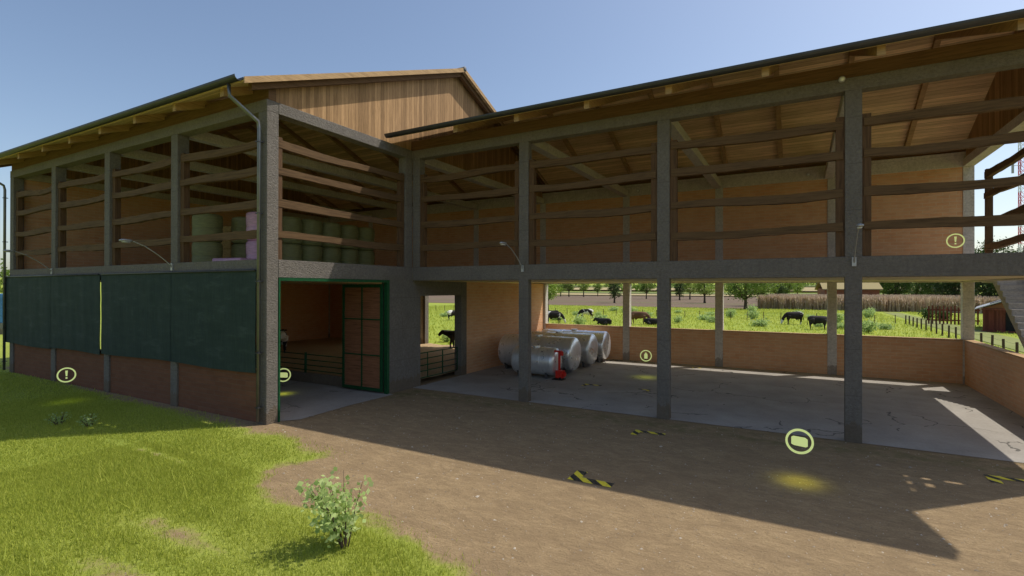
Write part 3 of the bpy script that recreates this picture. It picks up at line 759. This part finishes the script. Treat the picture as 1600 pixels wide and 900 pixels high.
# pasture tufts
rg=np.random.default_rng(44); n=60000
x=rg.uniform(-75,22,n); y=29.5+(rg.random(n)**.8)*88; keep=~((x>12)&(x<16.2)); x=x[keep];y=y[keep]; n=len(x)
h=rg.uniform(.12,.3,n)*(.5+fbm(x,y,.2,3)); w=rg.uniform(.03,.06,n); an=rg.uniform(0,6.28,n)
a=np.stack([x-np.cos(an)*w,y-np.sin(an)*w,0*x],1); b_=np.stack([x+np.cos(an)*w,y+np.sin(an)*w,0*x],1); c=np.stack([x+rg.normal(0,.08,n),y+rg.normal(0,.08,n),h],1)
me=np_mesh('pasture',np.stack([a,b_,c],1).reshape(-1,3),np.arange(3*n).reshape(n,3)); me.materials.append(M['blade']); pg=bpy.data.objects.new('pasture_grass',me); COL.objects.link(pg)
tag(pg,'lush meadow grass of the pasture behind the barn','grass',kind='stuff')
# loose stones and straw bits on the earth
rg=np.random.default_rng(77); n=5200
x=rg.uniform(-14,5,n); y=rg.uniform(2.5,16,n); k=(turf_near(x,y)<-.1)&~((x<-13.6))
x=x[k];y=y[k];n=len(x); s_=rg.gamma(2,.004,n)+.004
base=np.array([(1,0,0),(-.5,.87,0),(-.5,-.87,0),(0,0,.75)])
rot=rg.uniform(0,6.28,n); cx=np.cos(rot);cy=np.sin(rot)
v=np.zeros((n,4,3)); el_=rg.uniform(.6,1.8,n)
for j in range(4):
    bx0=base[j,0]*el_; by0=base[j,1]
    v[:,j,0]=x+(bx0*cx-by0*cy)*s_; v[:,j,1]=y+(bx0*cy+by0*cx)*s_; v[:,j,2]=base[j,2]*s_+.002
f=np.array([(0,1,3),(1,2,3),(2,0,3)])
f=(np.arange(n)[:,None,None]*4+f[None]).reshape(-1,3)
M['stone']=m_leaf('yard_stones',(.16,.12,.08),(.55,.48,.38),0,.9)
me=np_mesh('gravel',v.reshape(-1,3),f); me.materials.append(M['stone']); gv=bpy.data.objects.new('gravel',me); COL.objects.link(gv)
tag(gv,'loose small stones and grit lying on the earth yard','gravel',kind='stuff')
# ---------------------------------------------------------------- bush and weeds
def bush_mesh(seed,h,r,nst,nl,leaf,lean=(0,0)):
    rg=random.Random(seed); m=MB(); pts=[]
    for k in range(nst):
        a=rg.uniform(0,6.28); l=rg.uniform(.65,1.05)*h; out=rg.uniform(.15,1)*r
        p0=Vector((math.cos(a)*.04,math.sin(a)*.04,-.03)); p2=Vector((math.cos(a)*out+lean[0],math.sin(a)*out+lean[1],l)); p1=(p0+p2)*.5+Vector((0,0,.1*l))
        m.tube([p0,p1,p2],[.012,.008,.003],5)
        for j in range(nl):
            t=rg.uniform(.28,1.05); q=(1-t)**2*p0+2*t*(1-t)*p1+t*t*p2
            pts.append(q+Vector((rg.gauss(0,1),rg.gauss(0,1),rg.gauss(0,.8)))*leaf*1.1)
    pts=np.array([tuple(p) for p in pts]); g=np.random.default_rng(seed)
    v,f=quads(pts,g.uniform(.7,1.3,len(pts))*leaf,seed,.0,1.5)
    lm=np_mesh('foliage',v,f); st=m.mesh('stem'); fixn(st); return lm,st
def plant(lm,st,mat,loc,label,cat,name,group=None,s=1):
    e=empty(name,loc,label,cat,group); e.scale=(s,s,s); e.rotation_euler.z=rnd.uniform(0,6)
    for me_,nm,mt in ((lm,'foliage',mat),(st,'stem','bark')):
        if not me_.materials: me_.materials.append(M[mt])
        o=bpy.data.objects.new(nm,me_); COL.objects.link(o); o.parent=e
    return e
lm,st_=bush_mesh(5,1.0,.6,16,44,.09)
e=plant(lm,st_,'bushleaf',(-6.12,5.66,0),'light green round leaved bush growing at the grass edge','bush','bush'); e.rotation_euler.z=0
wl,ws=bush_mesh(8,.95,.75,14,34,.17)
wl2,ws2=bush_mesh(9,.5,.9,16,30,.19)
wp=[(-27.5,61),(-20.7,51.8),(-10.9,71.2),(-9.6,92.8),(-3.8,61.9),(-5.4,76.5),(7.7,63.6),(10.1,100),(2,64.3),(-23.2,31.4),(-50,67.9),(-12.5,62.8),(-30,74),(-23,80),(-16.5,72),(-15,66),(-18,90),(-7,97),(0,96),(5,100),(-12,84),(-25,70),(-34,66),(-40,75),(1.5,84),(4,72),(-9,66.5),(-26,86),(-22,62.5),(8.6,88),(-45,60),(-36,57),(-30,92),(5.6,57.6),(-19.5,76.5),(-20.6,33.6),(-55,80),(-8.4,78.8),(3.6,62)]
for i,(x,y) in enumerate(wp):
    a,b_=(wl,ws) if i%2 else (wl2,ws2)
    plant(a,b_,'weedleaf',(x,y,0),'pale green weed clump growing in the pasture behind the barn','weed','weed_clump','weed clumps in the pasture',rnd.uniform(.7,1.25))
tl,ts=bush_mesh(12,.30,.28,9,16,.05)
for (x,y,lab) in ((-17.9,6.95,'larger yellowish weed tuft at the sun edge of the barn shadow'),(-18.9,6.6,'smaller low weed tuft left of its larger neighbour at the shadow edge')):
    plant(tl,ts,'weedleaf',(x,y,0),lab,'weed','weed_tuft','weed tufts at the shadow edge',1.1)
# ---------------------------------------------------------------- cows
def cow_mesh(pose,seed):
    """local: length along +x (head at +x), feet at z=0, height ~1.4"""
    m=MB(); def_=lambda *a: a
    lying=pose=='lying'
    dz=-.62 if lying else 0
    # trunk
    tr=[(-.95,0,1.22,.10),(-.88,0,1.16,.24),(-.65,0,1.08,.35),(-.3,0,1.02,.39),(.1,0,1.0,.40),(.45,0,1.03,.36),(.68,0,1.08,.29),(.85,0,1.12,.2)]
    m.tube([(x,y,z+dz) for x,y,z,r in tr],[r for *_,r in tr],14,sq=(.78,1))
    if pose=='graze': nk=[(.62,0,1.12,.25),(.88,0,.98,.2),(1.08,0,.72,.16),(1.18,0,.48,.14)]; hd=[(1.14,0,.56,.12),(1.22,0,.40,.145),(1.28,0,.24,.115),(1.31,0,.10,.095),(1.31,0,.05,.06)]; ear=(1.12,.50)
    else: nk=[(.58,0,1.10,.28),(.84,0,1.16,.24),(1.06,0,1.22,.20),(1.18,0,1.25,.17)]; hd=[(1.12,0,1.30,.12),(1.24,0,1.27,.165),(1.40,0,1.16,.13),(1.52,0,1.04,.11),(1.56,0,1.0,.075)]; ear=(1.16,1.33)
    m.tube([(x,y,z+dz) for x,y,z,r in nk],[r for *_,r in nk],12,sq=(.75,1))
    m.tube([(x,y,z+dz) for x,y,z,r in hd],[r for *_,r in hd],12,sq=(.85,1))
    for s in (-1,1):
        m.tube([(ear[0],s*.09,ear[1]+dz+.02),(ear[0]-.03,s*.19,ear[1]+dz+.03),(ear[0]-.04,s*.27,ear[1]+dz)],[.04,.06,.02],8)
        if not lying:
            fo=.08*s
            m.tube([(.56,s*.2,1.0),(.55,s*.2,.72),(.58+fo,s*.19,.42),(.56+fo,s*.19,.12),(.60+fo,s*.19,.03),(.60+fo,s*.19,0)],[.17,.12,.075,.05,.065,.07],10)
            m.tube([(-.72,s*.2,1.08),(-.66,s*.22,.80),(-.80+fo,s*.2,.50),(-.76+fo,s*.2,.14),(-.72+fo,s*.2,.03),(-.72+fo,s*.2,0)],[.24,.18,.085,.05,.065,.07],10)
        else:
            m.tube([(.5,s*.25,.3),(.75,s*.3,.12),(.45,s*.33,.07)],[.15,.09,.06],10)
            m.tube([(-.6,s*.25,.3),(-.3,s*.42,.16),(-.55,s*.45,.07)],[.22,.12,.06],10)
    if pose!='lying': m.tube([(-.2,0,.72),(-.35,0,.60),(-.5,0,.66)],[.1,.14,.1],10)
    m.tube([(-.93,0,1.26+dz),(-1.04,0,1.18+dz),(-1.06,0,.85+dz*.7),(-1.04,.02,.55+dz*.5),(-1.04,.02,.42+dz*.4)],[.04,.035,.03,.05,.02],8)
    me=m.mesh('cow'); fixn(me)
    ob=bpy.data.objects.new('tmp',me); COL.objects.link(ob)
    md=ob.modifiers.new('r','REMESH'); md.mode='VOXEL'; md.voxel_size=.032
    md2=ob.modifiers.new('s','SMOOTH'); md2.iterations=3; md2.factor=.6
    dg=bpy.context.evaluated_depsgraph_get(); dg.update()
    out=bpy.data.meshes.new_from_object(ob.evaluated_get(dg)); bpy.data.objects.remove(ob); bpy.data.meshes.remove(me)
    out.polygons.foreach_set('use_smooth',[True]*len(out.polygons)); return out
CM={p:cow_mesh(p,1) for p in ('graze','stand','lying')}
def cow(pose,mat,x,y,rz,label,s=1,z=0):
    me=CM[pose].copy(); me.materials.clear(); me.materials.append(M['cow_'+mat])
    o=bpy.data.objects.new('cow',me); COL.objects.link(o); o.location=(x,y,z); o.rotation_euler.z=R(rz); o.scale=(s,s,s)
    tag(o,label,'cow','cows of the herd'); return o
x,y=bearing(712,34.0); cow('stand','black',x+.35,y,205,'black cow standing with raised head in the cattle doorway of the barn',.92)
x,y=bearing(709,66); cow('stand','pied',x,y,65,'black and white cow standing far out, seen through the cattle doorway',.92)
x,y=bearing(916,70); cow('graze','pied',x,y,195,'black and white cow grazing behind the steel tanks, farther from the wall',.95)
x,y=bearing(866,60); cow('graze','pied_dark',x,y,20,'dark pied cow cut off by the wall above the left end of the tanks',1.0)
x,y=bearing(857,67); cow('stand','black',x,y,30,'black cow behind the dark pied one at the wall over the tanks',.9)
x,y=bearing(999,59); cow('graze','brown',x,y,5,'brown cow grazing beside a back pillar, the only brown one',1.05)
x,y=bearing(1021,57.5); cow('lying','black',x,y,10,'black cow lying right of the brown cow, only its back visible',1)
x,y=bearing(944,57.5); cow('lying','black',x,y,160,'black cow lying close behind the low wall right of the tanks',1)
x,y=bearing(1240,59); cow('graze','pied_dark',x,y,207,'large black and grey cow grazing with its head low to the left',1.06)
x,y=bearing(1279,51.5); cow('graze','black',x,y,22,'black cow with its rump left, partly behind the third back pillar',1.0)
x,y=bearing(441,31.2); cow('stand','pied',x,y,140,'black and white cow inside the barn on the straw beside the corner pillar',.92,.16)
# ---------------------------------------------------------------- pasture fences
def fence(name,pts,label,hh=1.05,wires=(.95,.6,.3),rp=.045):
    e=empty(name,(pts[0][0],pts[0][1],0),label,'fence',world=True)
    for x,y in pts:
        m=MB().tube([(x,y,-.2),(x+rnd.uniform(-.03,.03),y,hh+rnd.uniform(-.05,.05))],rp,7); build(m,'post','postwood',e)
    for wz in wires:
        m=MB()
        for (a,b_) in zip(pts[:-1],pts[1:]): m.tube([(a[0],a[1],wz),((a[0]+b_[0])/2,(a[1]+b_[1])/2,wz-.03),(b_[0],b_[1],wz)],.008,4,cap=False)
        build(m,'wire','wire',e)
fence('pasture_fence',[(-60+2.0*k,75+.0*k) for k in range(36)],'thin wire fence with dark stakes running across the far side of the pasture')
fence('lane_fence',[(11+(.25 if i%2 else 0)*0,75-2.19*i) for i in range(24)],'wire fence of dark wooden posts running along the grass lane',1.05,(.9,.5),.07)
# ---------------------------------------------------------------- red shed, picket fence, brown barn, mast
sh=empty('shed',(15.7,66,0),'low dark red timber shed with a grey gable roof and porch posts beyond the lane','shed',rz=R(-14))
def lb(mb,n,mat,p,**k): return build(mb,n,mat,p,**k)
lb(MB().box(0,6.2,0,9,-.1,2.25),'wall','redwood',sh)
lb(MB().prism([(0,2.26),(6.2,2.26),(3.1,3.55)],'Y',.02,8.98),'gable_wall','louvre',sh)
rfm=MB().prism([(-.6,2.10),(-.6,2.18),(3.1,3.72),(3.1,3.62)],'Y',-.5,9.4); rfo=lb(rfm,'roof','lampgrey',sh)
rf2=lb(MB().prism([(6.8,2.10),(6.8,2.18),(3.102,3.72),(3.102,3.62)],'Y',-.5,9.4),'roof','lampgrey',sh)
for yy in (1.2,3.8):
    w=MB().prism([(.5,2.665),(.5,2.685),(2.2,3.39),(2.2,3.37)],'Y',yy,yy+1.2); o=build(w,'skylight','black',sh)
for xx in (1.6,3.6,5.2):
    lb(MB().box(xx,xx+.8,-.05,-.005,.1,1.9),'door','black',sh)
for xx in (.0,.95,2.45,4.5,6.1):
    lb(MB().box(xx,xx+.12,-.75,-.6,-.1,2.1),'porch_post','redwood',sh)
lb(MB().box(-.1,6.3,-.8,-.55,2.1,2.24),'porch_beam','redwood',sh)
lb(MB().box(-.1,6.3,-.85,-.01,-.1,.12),'porch_deck','redwood',sh)
pf=empty('picket_fence',(15.6,76,0),'dark red board fence with tall pickets left of the red shed','fence',world=True)
for k in range(14):
    x=13.4+.34*k; build(MB().box(x,x+.16,77,77.05,-.1,2.1+.12*math.sin(k*2.1)),'picket','redwood',pf)
build(MB().box(13.3,18.1,77.06,77.12,1.6,1.75).box(13.3,18.1,77.06,77.12,.4,.55),'rail','redwood',pf)
for i,(px,d) in enumerate(((1449,70),(1474,66))):
    x,y=bearing(px,d); l_,s_=bush_mesh(60+i,1.1,.8,14,40,.2)
    plant(l_,s_,'leafdark',(x,y,0),('small dark shrub left of the red picket fence','dark shrub right in front of the red picket fence')[i],'shrub','shrub','shrubs by the picket fence',1.1)
bb=empty('farm_building',(14,160,0),'far brown barn with a tan roof behind the maize','farm building',rz=R(8))
lb(MB().box(-8,4.2,0,10,-.2,4.4),'wall','louvre',bb); lb(MB().prism([(-.7,4.0),(-.7,4.25),(5,6.9),(10.7,4.25),(10.7,4.0),(5,6.6)],'X',-8.6,4.8),'roof','tan',bb)
mt=empty('lattice_mast',(*bearing(1600,88),0),'red and white lattice radio mast beyond the right end of the barn','mast')
for seg in range(11):
    m=MB(); z0=seg*3.0; z1=z0+3.0; hw_=.55
    for sx in (-1,1):
        for sy in (-1,1): m.tube([(sx*hw_,sy*hw_,z0),(sx*hw_,sy*hw_,z1)],.06,6)
    for k in range(2):
        za=z0+k*1.5; zb=za+1.5
        for (a,b_) in (((-1,-1),(1,-1)),((1,-1),(1,1)),((1,1),(-1,1)),((-1,1),(-1,-1))):
            m.tube([(a[0]*hw_,a[1]*hw_,za),(b_[0]*hw_,b_[1]*hw_,zb)],.035,4); m.tube([(b_[0]*hw_,b_[1]*hw_,za),(a[0]*hw_,a[1]*hw_,zb)],.035,4)
            m.tube([(a[0]*hw_,a[1]*hw_,za),(b_[0]*hw_,b_[1]*hw_,za)],.035,4)
    build(m,'mast_section','red' if seg%2==0 else 'lampglass',mt)
build(MB().tube([(-.55,-.55,25.5),(-1.5,-.6,25.5)],.05,6).box(-1.75,-1.45,-.75,-.5,24.2,26.6),'antenna','lampgrey',mt)
# blue tank container far left
bx_,by_=bearing(-14,46); bc=empty('container',(bx_,by_,1.25),'blue and white container standing on a base at the left edge','container',rz=R(20))
m=MB().box(-3,3,-1.2,1.2,1.0,3.5)
for k in range(20): m.box(-2.95+k*.3,-2.82+k*.3,-1.26,1.26,1.1,3.4)
build(m,'container_body','blue',bc); bc.location.z=.0
build(MB().box(-3.1,3.1,-1.3,1.3,-.05,.98),'base','earthwall',bc)
# ---------------------------------------------------------------- bales on the upper floor
def bale_mesh(w,d,h,r,seed,band=.52):
    bm=bmesh.new(); bmesh.ops.create_cube(bm,size=1)
    bmesh.ops.scale(bm,vec=(w,d,h),verts=bm.verts); bmesh.ops.translate(bm,vec=(0,0,h/2),verts=bm.verts)
    bmesh.ops.bevel(bm,geom=bm.edges[:],offset=r,segments=4,affect='EDGES',profile=.6)
    bmesh.ops.subdivide_edges(bm,edges=[e for e in bm.edges if e.calc_length()>.3],cuts=9,use_grid_fill=True)
    for v in bm.verts:
        n_=noise.noise(Vector((v.co.x*2+seed,v.co.y*2,v.co.z*2.5)))
        k=1+.035*n_
        zb=abs(v.co.z-h*band)
        if zb<.05: k-=.03
        v.co.x*=k; v.co.y*=k
    me=bpy.data.meshes.new('bale'); bm.to_mesh(me); bm.free(); me.polygons.foreach_set('use_smooth',[True]*len(me.polygons)); return me
def round_bale(seed,rad=.61,h=1.25,n=36):
    prof=[(.0,0),(rad*.80,0),(rad*.93,.03),(rad*.985,.09),(rad,.2),(rad*1.0,.45),(rad*.995,.55),(rad*.965,.60),(rad*.965,.64),(rad*.995,.69),(rad,.8),(rad,1.05),(rad*.985,1.16),(rad*.93,1.22),(rad*.8,h),(0,h)]
    vs=[];fs=[]
    for i,(q,z) in enumerate(prof):
        for k in range(n):
            a_=2*math.pi*k/n; w_=1+.018*noise.noise(Vector((math.cos(a_)*2+seed,math.sin(a_)*2,z*3)))
            vs.append((q*w_*math.cos(a_),q*w_*math.sin(a_),z))
    for i in range(len(prof)-1):
        for k in range(n): fs.append((i*n+k,i*n+(k+1)%n,(i+1)*n+(k+1)%n,(i+1)*n+k))
    me=bpy.data.meshes.new('bale'); me.from_pydata(vs,[],fs); me.update()
    bm=bmesh.new(); bm.from_mesh(me); bmesh.ops.remove_doubles(bm,verts=bm.verts,dist=1e-5); bmesh.ops.recalc_face_normals(bm,faces=bm.faces); bm.to_mesh(me); bm.free()
    me.polygons.foreach_set('use_smooth',[True]*len(me.polygons)); return me
BM=[round_bale(k) for k in range(3)]; BS=bale_mesh(1.25,1.25,1.18,.05,5,.75)
def bale(me,mat,x,y,z,label,group,rz=0):
    m2=me.copy(); m2.materials.clear(); m2.materials.append(M[mat]); o=bpy.data.objects.new('bale',m2); COL.objects.link(o); o.location=(x,y,z); o.rotation_euler.z=rz
    tag(o,label,'bale',group); return o
zf=G2-.018
ordn=['nearest the corner pillar','second from the corner pillar','third from the corner pillar','fourth from the corner pillar','last before the inner corner pillar']
for i,yy in enumerate((15.95,17.15,18.35,19.55,20.75)):
    for L2 in range(2):
        bale(BM[(i+L2)%3],'film_green',-21.1,yy,zf+1.26*L2,f'olive wrapped bale, {"upper" if L2 else "lower"} one of the column {ordn[i]}','olive bales in the gable side stack')
for L2 in range(2):
    u_=('lower','upper')[L2]
    x,y=bearing(408,22.8); bale(BM[2],'film_pink',x,y,zf+1.26*L2,f'shiny pink wrapped bale, {u_} of the upright pair beside the corner pillar','pink bales')
    x,y=bearing(384,24.4); bale(BM[0],'film_green',x,y,zf+1.26*L2,f'olive wrapped bale, {u_} of the narrow looking pair left of the pink bales','olive bales behind the long wall')
    x,y=bearing(324,23.3); bale(BM[1],'film_green',x,y,zf+1.26*L2,f'olive wrapped bale, {u_} of the wide pair beside the timber rail post','olive bales behind the long wall')
    x,y=bearing(357,27.0); bale(BS,'straw',x,y,zf+1.19*L2,f'unwrapped golden straw bale, {u_} of the pair between olive bales','straw bales',.35)
BPl=bale_mesh(1.5,1.0,.38,.1,11)
x,y=bearing(368,21.0); bale(BPl,'film_pink',x,y,zf,'flat low pink wrapped bale lying in front of the straw bales','pink bales',.2)
# ---------------------------------------------------------------- steel tanks
def tank(x0,x1,y,r,zc,label,legs=True):
    e=empty('milk_tank',((x0+x1)/2,y,0),label,'steel tank','steel tanks on the concrete floor',world=True)
    L=x1-x0; dm=.16
    prof=[(x0,0.02)]+[(x0+dm*(1-math.cos(a)),r*math.sin(a)**.55) for a in [math.pi/2*k/7 for k in range(1,8)]]
    prof+=[(x0+dm+.02,r),(x0+L*.33,r),(x0+L*.33+.01,r+.012),(x0+L*.33+.05,r+.012),(x0+L*.33+.06,r),(x0+L*.66,r),(x0+L*.66+.01,r+.012),(x0+L*.66+.05,r+.012),(x0+L*.66+.06,r),(x1-dm-.02,r)]
    prof+=[(x1-dm*(1-math.cos(a)),r*math.sin(a)**.55) for a in [math.pi/2*k/7 for k in range(7,0,-1)]]+[(x1,.02)]
    m=MB(); n=40; vs=[];fs=[]
    for (x,rr_) in prof:
        for k in range(n):
            a=2*math.pi*k/n; vs.append((x,y+rr_*math.cos(a),zc+rr_*math.sin(a)))
    for i in range(len(prof)-1):
        for k in range(n): fs.append((i*n+k,i*n+(k+1)%n,(i+1)*n+(k+1)%n,(i+1)*n+k))
    fs.append(tuple(range(n))[::-1]); fs.append(tuple(range((len(prof)-1)*n,len(prof)*n)))
    b0=build(m.add(vs,fs),'tank_body','steel',e,smooth=True)
    ed=b0.modifiers.new('e','EDGE_SPLIT'); ed.split_angle=R(35)
    for xx in (x0+.35,x1-.45):
        build(MB().prism([(y-.45*r,.0),(y+.45*r,.0),(y+.75*r,zc-.55*r),(y-.75*r,zc-.55*r)],'X',xx-.05,xx+.05),'leg','pipe',e)
    mh=MB().tube([((x0+x1)/2,y,zc+r-.03),((x0+x1)/2,y,zc+r+.06)],.18,16); build(mh,'lid','steel',e,smooth=False)
    return e
tank(-13.15,-9.15,22.65,.79,.93,'long steel tank, second from the front with its left end showing')
tank(-13.1,-9.12,24.95,.79,.93,'long steel tank, third from the front of the row')
tank(-13.1,-9.12,27.1,.76,.93,'long steel tank, hindmost beside the low brick wall')
t1=tank(-11.55,-9.35,20.95,.62,.76,'short front steel tank carrying the red pump pipe')
pm=MB().tube([(-9.22,20.75,.15),(-9.22,20.75,1.25)],.055,10); pp=build(pm,'pump_pipe','red',t1,smooth=True)
build(MB().box(-9.42,-9.12,20.66,20.84,1.22,1.30).tube([(-9.12,20.75,1.26),(-9.12,20.75,1.08)],.09,10),'pump_head','red',t1)
build(MB().box(-9.34,-9.02,20.6,20.9,.10,.42).tube([(-9.02,20.75,.26),(-8.93,20.75,.26)],.1,10),'pump_motor','red',t1,bevel=.0)
build(MB().box(-9.5,-9.0,20.55,20.95,.0,.05).tube([(-9.12,20.62,.05),(-9.12,20.62,.14)],.06,8),'pump_foot','black',t1)
# ---------------------------------------------------------------- tube gate in the doorway
gt=empty('cattle_gate',(-13.75,18,0),'green tube gate closing the cattle doorway in the grey wall','gate',world=True)
m=MB()
for z_ in (1.31,1.06,.79,.55,.27): m.tube([(-13.8,16.62,z_),(-13.8,19.46,z_)],.022,8)
build(m,'gate_rails','green',gt,smooth=True)
for y_ in (16.64,17.28,18.33,19.44): build(MB().tube([(-13.8,y_,.25),(-13.8,y_,1.33)],.03 if y_ in(18.33,) else .024,8),'upright','green',gt,smooth=True)
pg_=empty('feed_rail',(-18.5,14.86,.4),'green tube fence standing on the kerb inside the barn','railing',world=True)
m=MB()
for z_ in (1.19,.96,.74,.53): m.tube([(-26,14.86,z_),(-14.1,14.86,z_)],.022,8)
build(m,'rails','green',pg_,smooth=True)
for x_ in (-25.5,-22.0,-18.5,-15.0): build(MB().tube([(x_,14.86,.38),(x_,14.86,1.27)],.055,8),'post','green',pg_,smooth=True)
# ---------------------------------------------------------------- gooseneck lamps
def lamp(x,y,label):
    e=empty('wall_lamp',(x,y,4.70),label,'wall lamp','gooseneck lamps on the barn pillars')
    build(MB().box(-.05,.05,-.05,-.004,-.08,.16),'mount','lampgrey',e)
    build(MB().tube([(0,-.03,0),(0,-.09,.12),(0,-.45,.42),(0,-.85,.68),(0,-1.15,.80),(0,-1.25,.82)],.017,8),'arm','lampgrey',e,smooth=True)
    h=build(MB().tube([(0,-1.2,.82),(0,-1.28,.83),(0,-1.5,.83),(0,-1.58,.82)],[.03,.07,.08,.035],12,sq=(1,.6)),'lamp_head','lampgrey',e,smooth=True)
    build(MB().tube([(0,-1.29,.78),(0,-1.5,.78)],.05,10,sq=(1,.3)),'lens','lampglass',h,smooth=True)
lamp(-8.56,YF-.003,'gooseneck lamp on the first right wing pillar, over the tanks')
lamp(1.27,YF-.003,'gooseneck lamp on the wide front pillar nearest the camera')
lamp(-18.64,YL-.003,'gooseneck lamp on the shaded long wall, nearer the corner')
lamp(-28.12,YL-.003,'gooseneck lamp on the shaded long wall, nearer its far end')
for (x,y,z,lab) in ((-7.8,YB-.06,9.5,'small white bulkhead light on the back beam over the tanks'),(.41,YB-.06,9.55,'small white bulkhead light on the back beam over the right bays'),(1.0,YF-.06,9.56,'small round bulkhead light on the front beam under the eave')):
    e=empty('bulkhead_light',(x,y,z),lab,'light','bulkhead lights on the top beams')
    build(MB().tube([(0,.055,0),(0,-.01,0)],.08,14),'backplate','lampgrey',e); build(MB().tube([(0,-.01,0),(0,-.04,0),(0,-.06,0)],[.065,.055,.02],14),'lens','lampglass',e,smooth=True)
# ---------------------------------------------------------------- hazard floor markings
def mark(x,y,sx,sy,z,label,L=.95,w=.24):
    H_=L*.62; m=MB(); pts=[(x,y),(x+sx*L,y),(x+sx*L,y+sy*w),(x+sx*w,y+sy*w),(x+sx*w,y+sy*H_),(x,y+sy*H_)]
    if sx*sy<0: pts=pts[::-1]
    m.add([(a,b_,z) for a,b_ in pts],[tuple(range(6))]); o=build(m,'floor_marking','hazard'); tag(o,label,'floor marking','yellow and black corner markings')
    return o
mark(-4.25,9.98,1,1,.008,'yellow and black corner mark half in sun on the earth, nearest the camera')
mark(-4.05,14.45,1,-1,.008,'yellow and black corner mark in the shade left of the second front pillar',.85,.18)
mark(3.5,14.7,1,-1,.008,'yellow and black corner mark at the right edge in front of the end bay',.85,.2)
mark(-7.85,20.35,1,-1,.022,'yellow and black corner mark on the concrete right of the tanks',.75,.18)
mark(-5.1,20.4,-1,-1,.022,'yellow and black corner mark beside the second front pillar on the concrete',.5,.14)
mark(-4.75,27.4,1,-1,.022,'small yellow corner mark at the foot of the low back wall',.45,.12)
# ---------------------------------------------------------------- floating round markers
def ring(loc,glyph,label,r=.26):
    e=empty('marker',loc,label,'marker','pale round markers floating over the ground')
    d=Vector((loc[0],loc[1],0)); e.rotation_euler.z=math.atan2(-loc[0],loc[1])
    m=MB(); n=40; vs=[];fs=[]; t=.018
    for k in range(n):
        a=2*math.pi*k/n
        for (rr_,yy) in ((r,-t),(r-.042,-t),(r-.042,t),(r,t)): vs.append((rr_*math.cos(a),yy,rr_*math.sin(a)))
    for k in range(n):
        for j in range(4): fs.append((k*4+j,k*4+(j+1)%4,((k+1)%n)*4+(j+1)%4,((k+1)%n)*4+j))
    build(m.add(vs,fs),'ring','marker',e)
    g=MB()
    if glyph=='!':
        g.prism([(-.035,.15),(.035,.15),(.02,-.04),(-.02,-.04)],'Y',-t,t); g.box(-.025,.025,-t,t,-.13,-.08)
    elif glyph=='bale':
        g.prism([(-.15,.075),(-.11,.10),(.10,.085),(.15,.05),(.15,-.085),(.11,-.105),(-.10,-.085),(-.15,-.06)],'Y',-t,t)
    else:
        g.prism([(-.06,.09),(.06,.09),(.075,.05),(.075,-.13),(-.075,-.13),(-.075,.05)],'Y',-t,t); g.box(-.035,.035,-t,t,.10,.14)
    build(g,'symbol','marker',e)
    return e
RG=[((.02,12.24,.84),'bale','round marker with a bale symbol over the shaded earth before the right bays'),
    ((-17.05,12.7,.73),'bale','round marker with a bale symbol inside the entrance, half behind the corner pillar'),
    ((-6.05,23.26,.99),'can','round marker with a can symbol over the concrete floor beside the tanks'),
    ((-22.35,8.0,.97),'!','round marker with an exclamation mark in front of the shaded long wall'),
    ((4.96,24.0,5.79),'!','round marker with an exclamation mark on the upper floor at the right end')]
for l,g,lab in RG: ring(l,g,lab)
for i,(l,p) in enumerate(((RG[0][0],10),(RG[1][0],5),(RG[2][0],7),(RG[3][0],7))):
    ld=bpy.data.lights.new('marker_light','SPOT'); ld.energy=p; ld.color=(.88,1,.08); ld.spot_size=R(122); ld.spot_blend=1; ld.shadow_soft_size=.1
    lo_=bpy.data.objects.new('marker_light',ld); COL.objects.link(lo_); lo_.location=(l[0],l[1],l[2]-.29); 
# ---------------------------------------------------------------- light, sky, camera
sv=Vector((.485,.465,1)).normalized(); el=math.asin(sv.z); az=math.atan2(sv.x,sv.y)
sun=bpy.data.lights.new('sun','SUN'); sun.energy=2.95; sun.angle=R(.5); sun.color=(1,.95,.86)
so=bpy.data.objects.new('sun',sun); COL.objects.link(so); so.rotation_euler=sv.to_track_quat('Z','Y').to_euler(); so.location=(30,30,60)
w=bpy.data.worlds.new('World'); sc.world=w; w.use_nodes=True; nt=w.node_tree
sk=nt.nodes.new('ShaderNodeTexSky'); sk.sky_type='NISHITA'; sk.sun_disc=False; sk.sun_elevation=el; sk.sun_rotation=az; sk.air_density=.95; sk.dust_density=1.6; sk.ozone_density=.25
bg=nt.nodes['Background']; nt.links.new(sk.outputs[0],bg.inputs[0]); bg.inputs[1].default_value=.118
cam=bpy.data.cameras.new('camera'); cam.sensor_width=36; cam.lens=36*F_/1600; cam.clip_end=6000; cam.clip_start=.1
co=bpy.data.objects.new('camera',cam); COL.objects.link(co); sc.camera=co; co.location=(0,0,4.0)
y_,t_,r_=R(YAW),R(PIT),R(ROL)
fw=Vector((-math.sin(y_)*math.cos(t_),math.cos(y_)*math.cos(t_),math.sin(t_))); rt=Vector((math.cos(y_),math.sin(y_),0)); up=rt.cross(fw)
rt2=rt*math.cos(r_)+up*math.sin(r_); up2=-rt*math.sin(r_)+up*math.cos(r_)
co.rotation_euler=Matrix((rt2,up2,-fw)).transposed().to_euler()
for o in bpy.data.objects:
    if 'worldparts' in o: del o['worldparts']
sc.render.engine='CYCLES'; sc.cycles.max_bounces=12; sc.cycles.diffuse_bounces=9; sc.cycles.transmission_bounces=4; sc.cycles.use_light_tree=True; sc.render.resolution_x=1024; sc.render.resolution_y=576
vs_=sc.view_settings; vs_.view_transform='Standard'; vs_.look='None'; vs_.gamma=1; vs_.exposure=.38
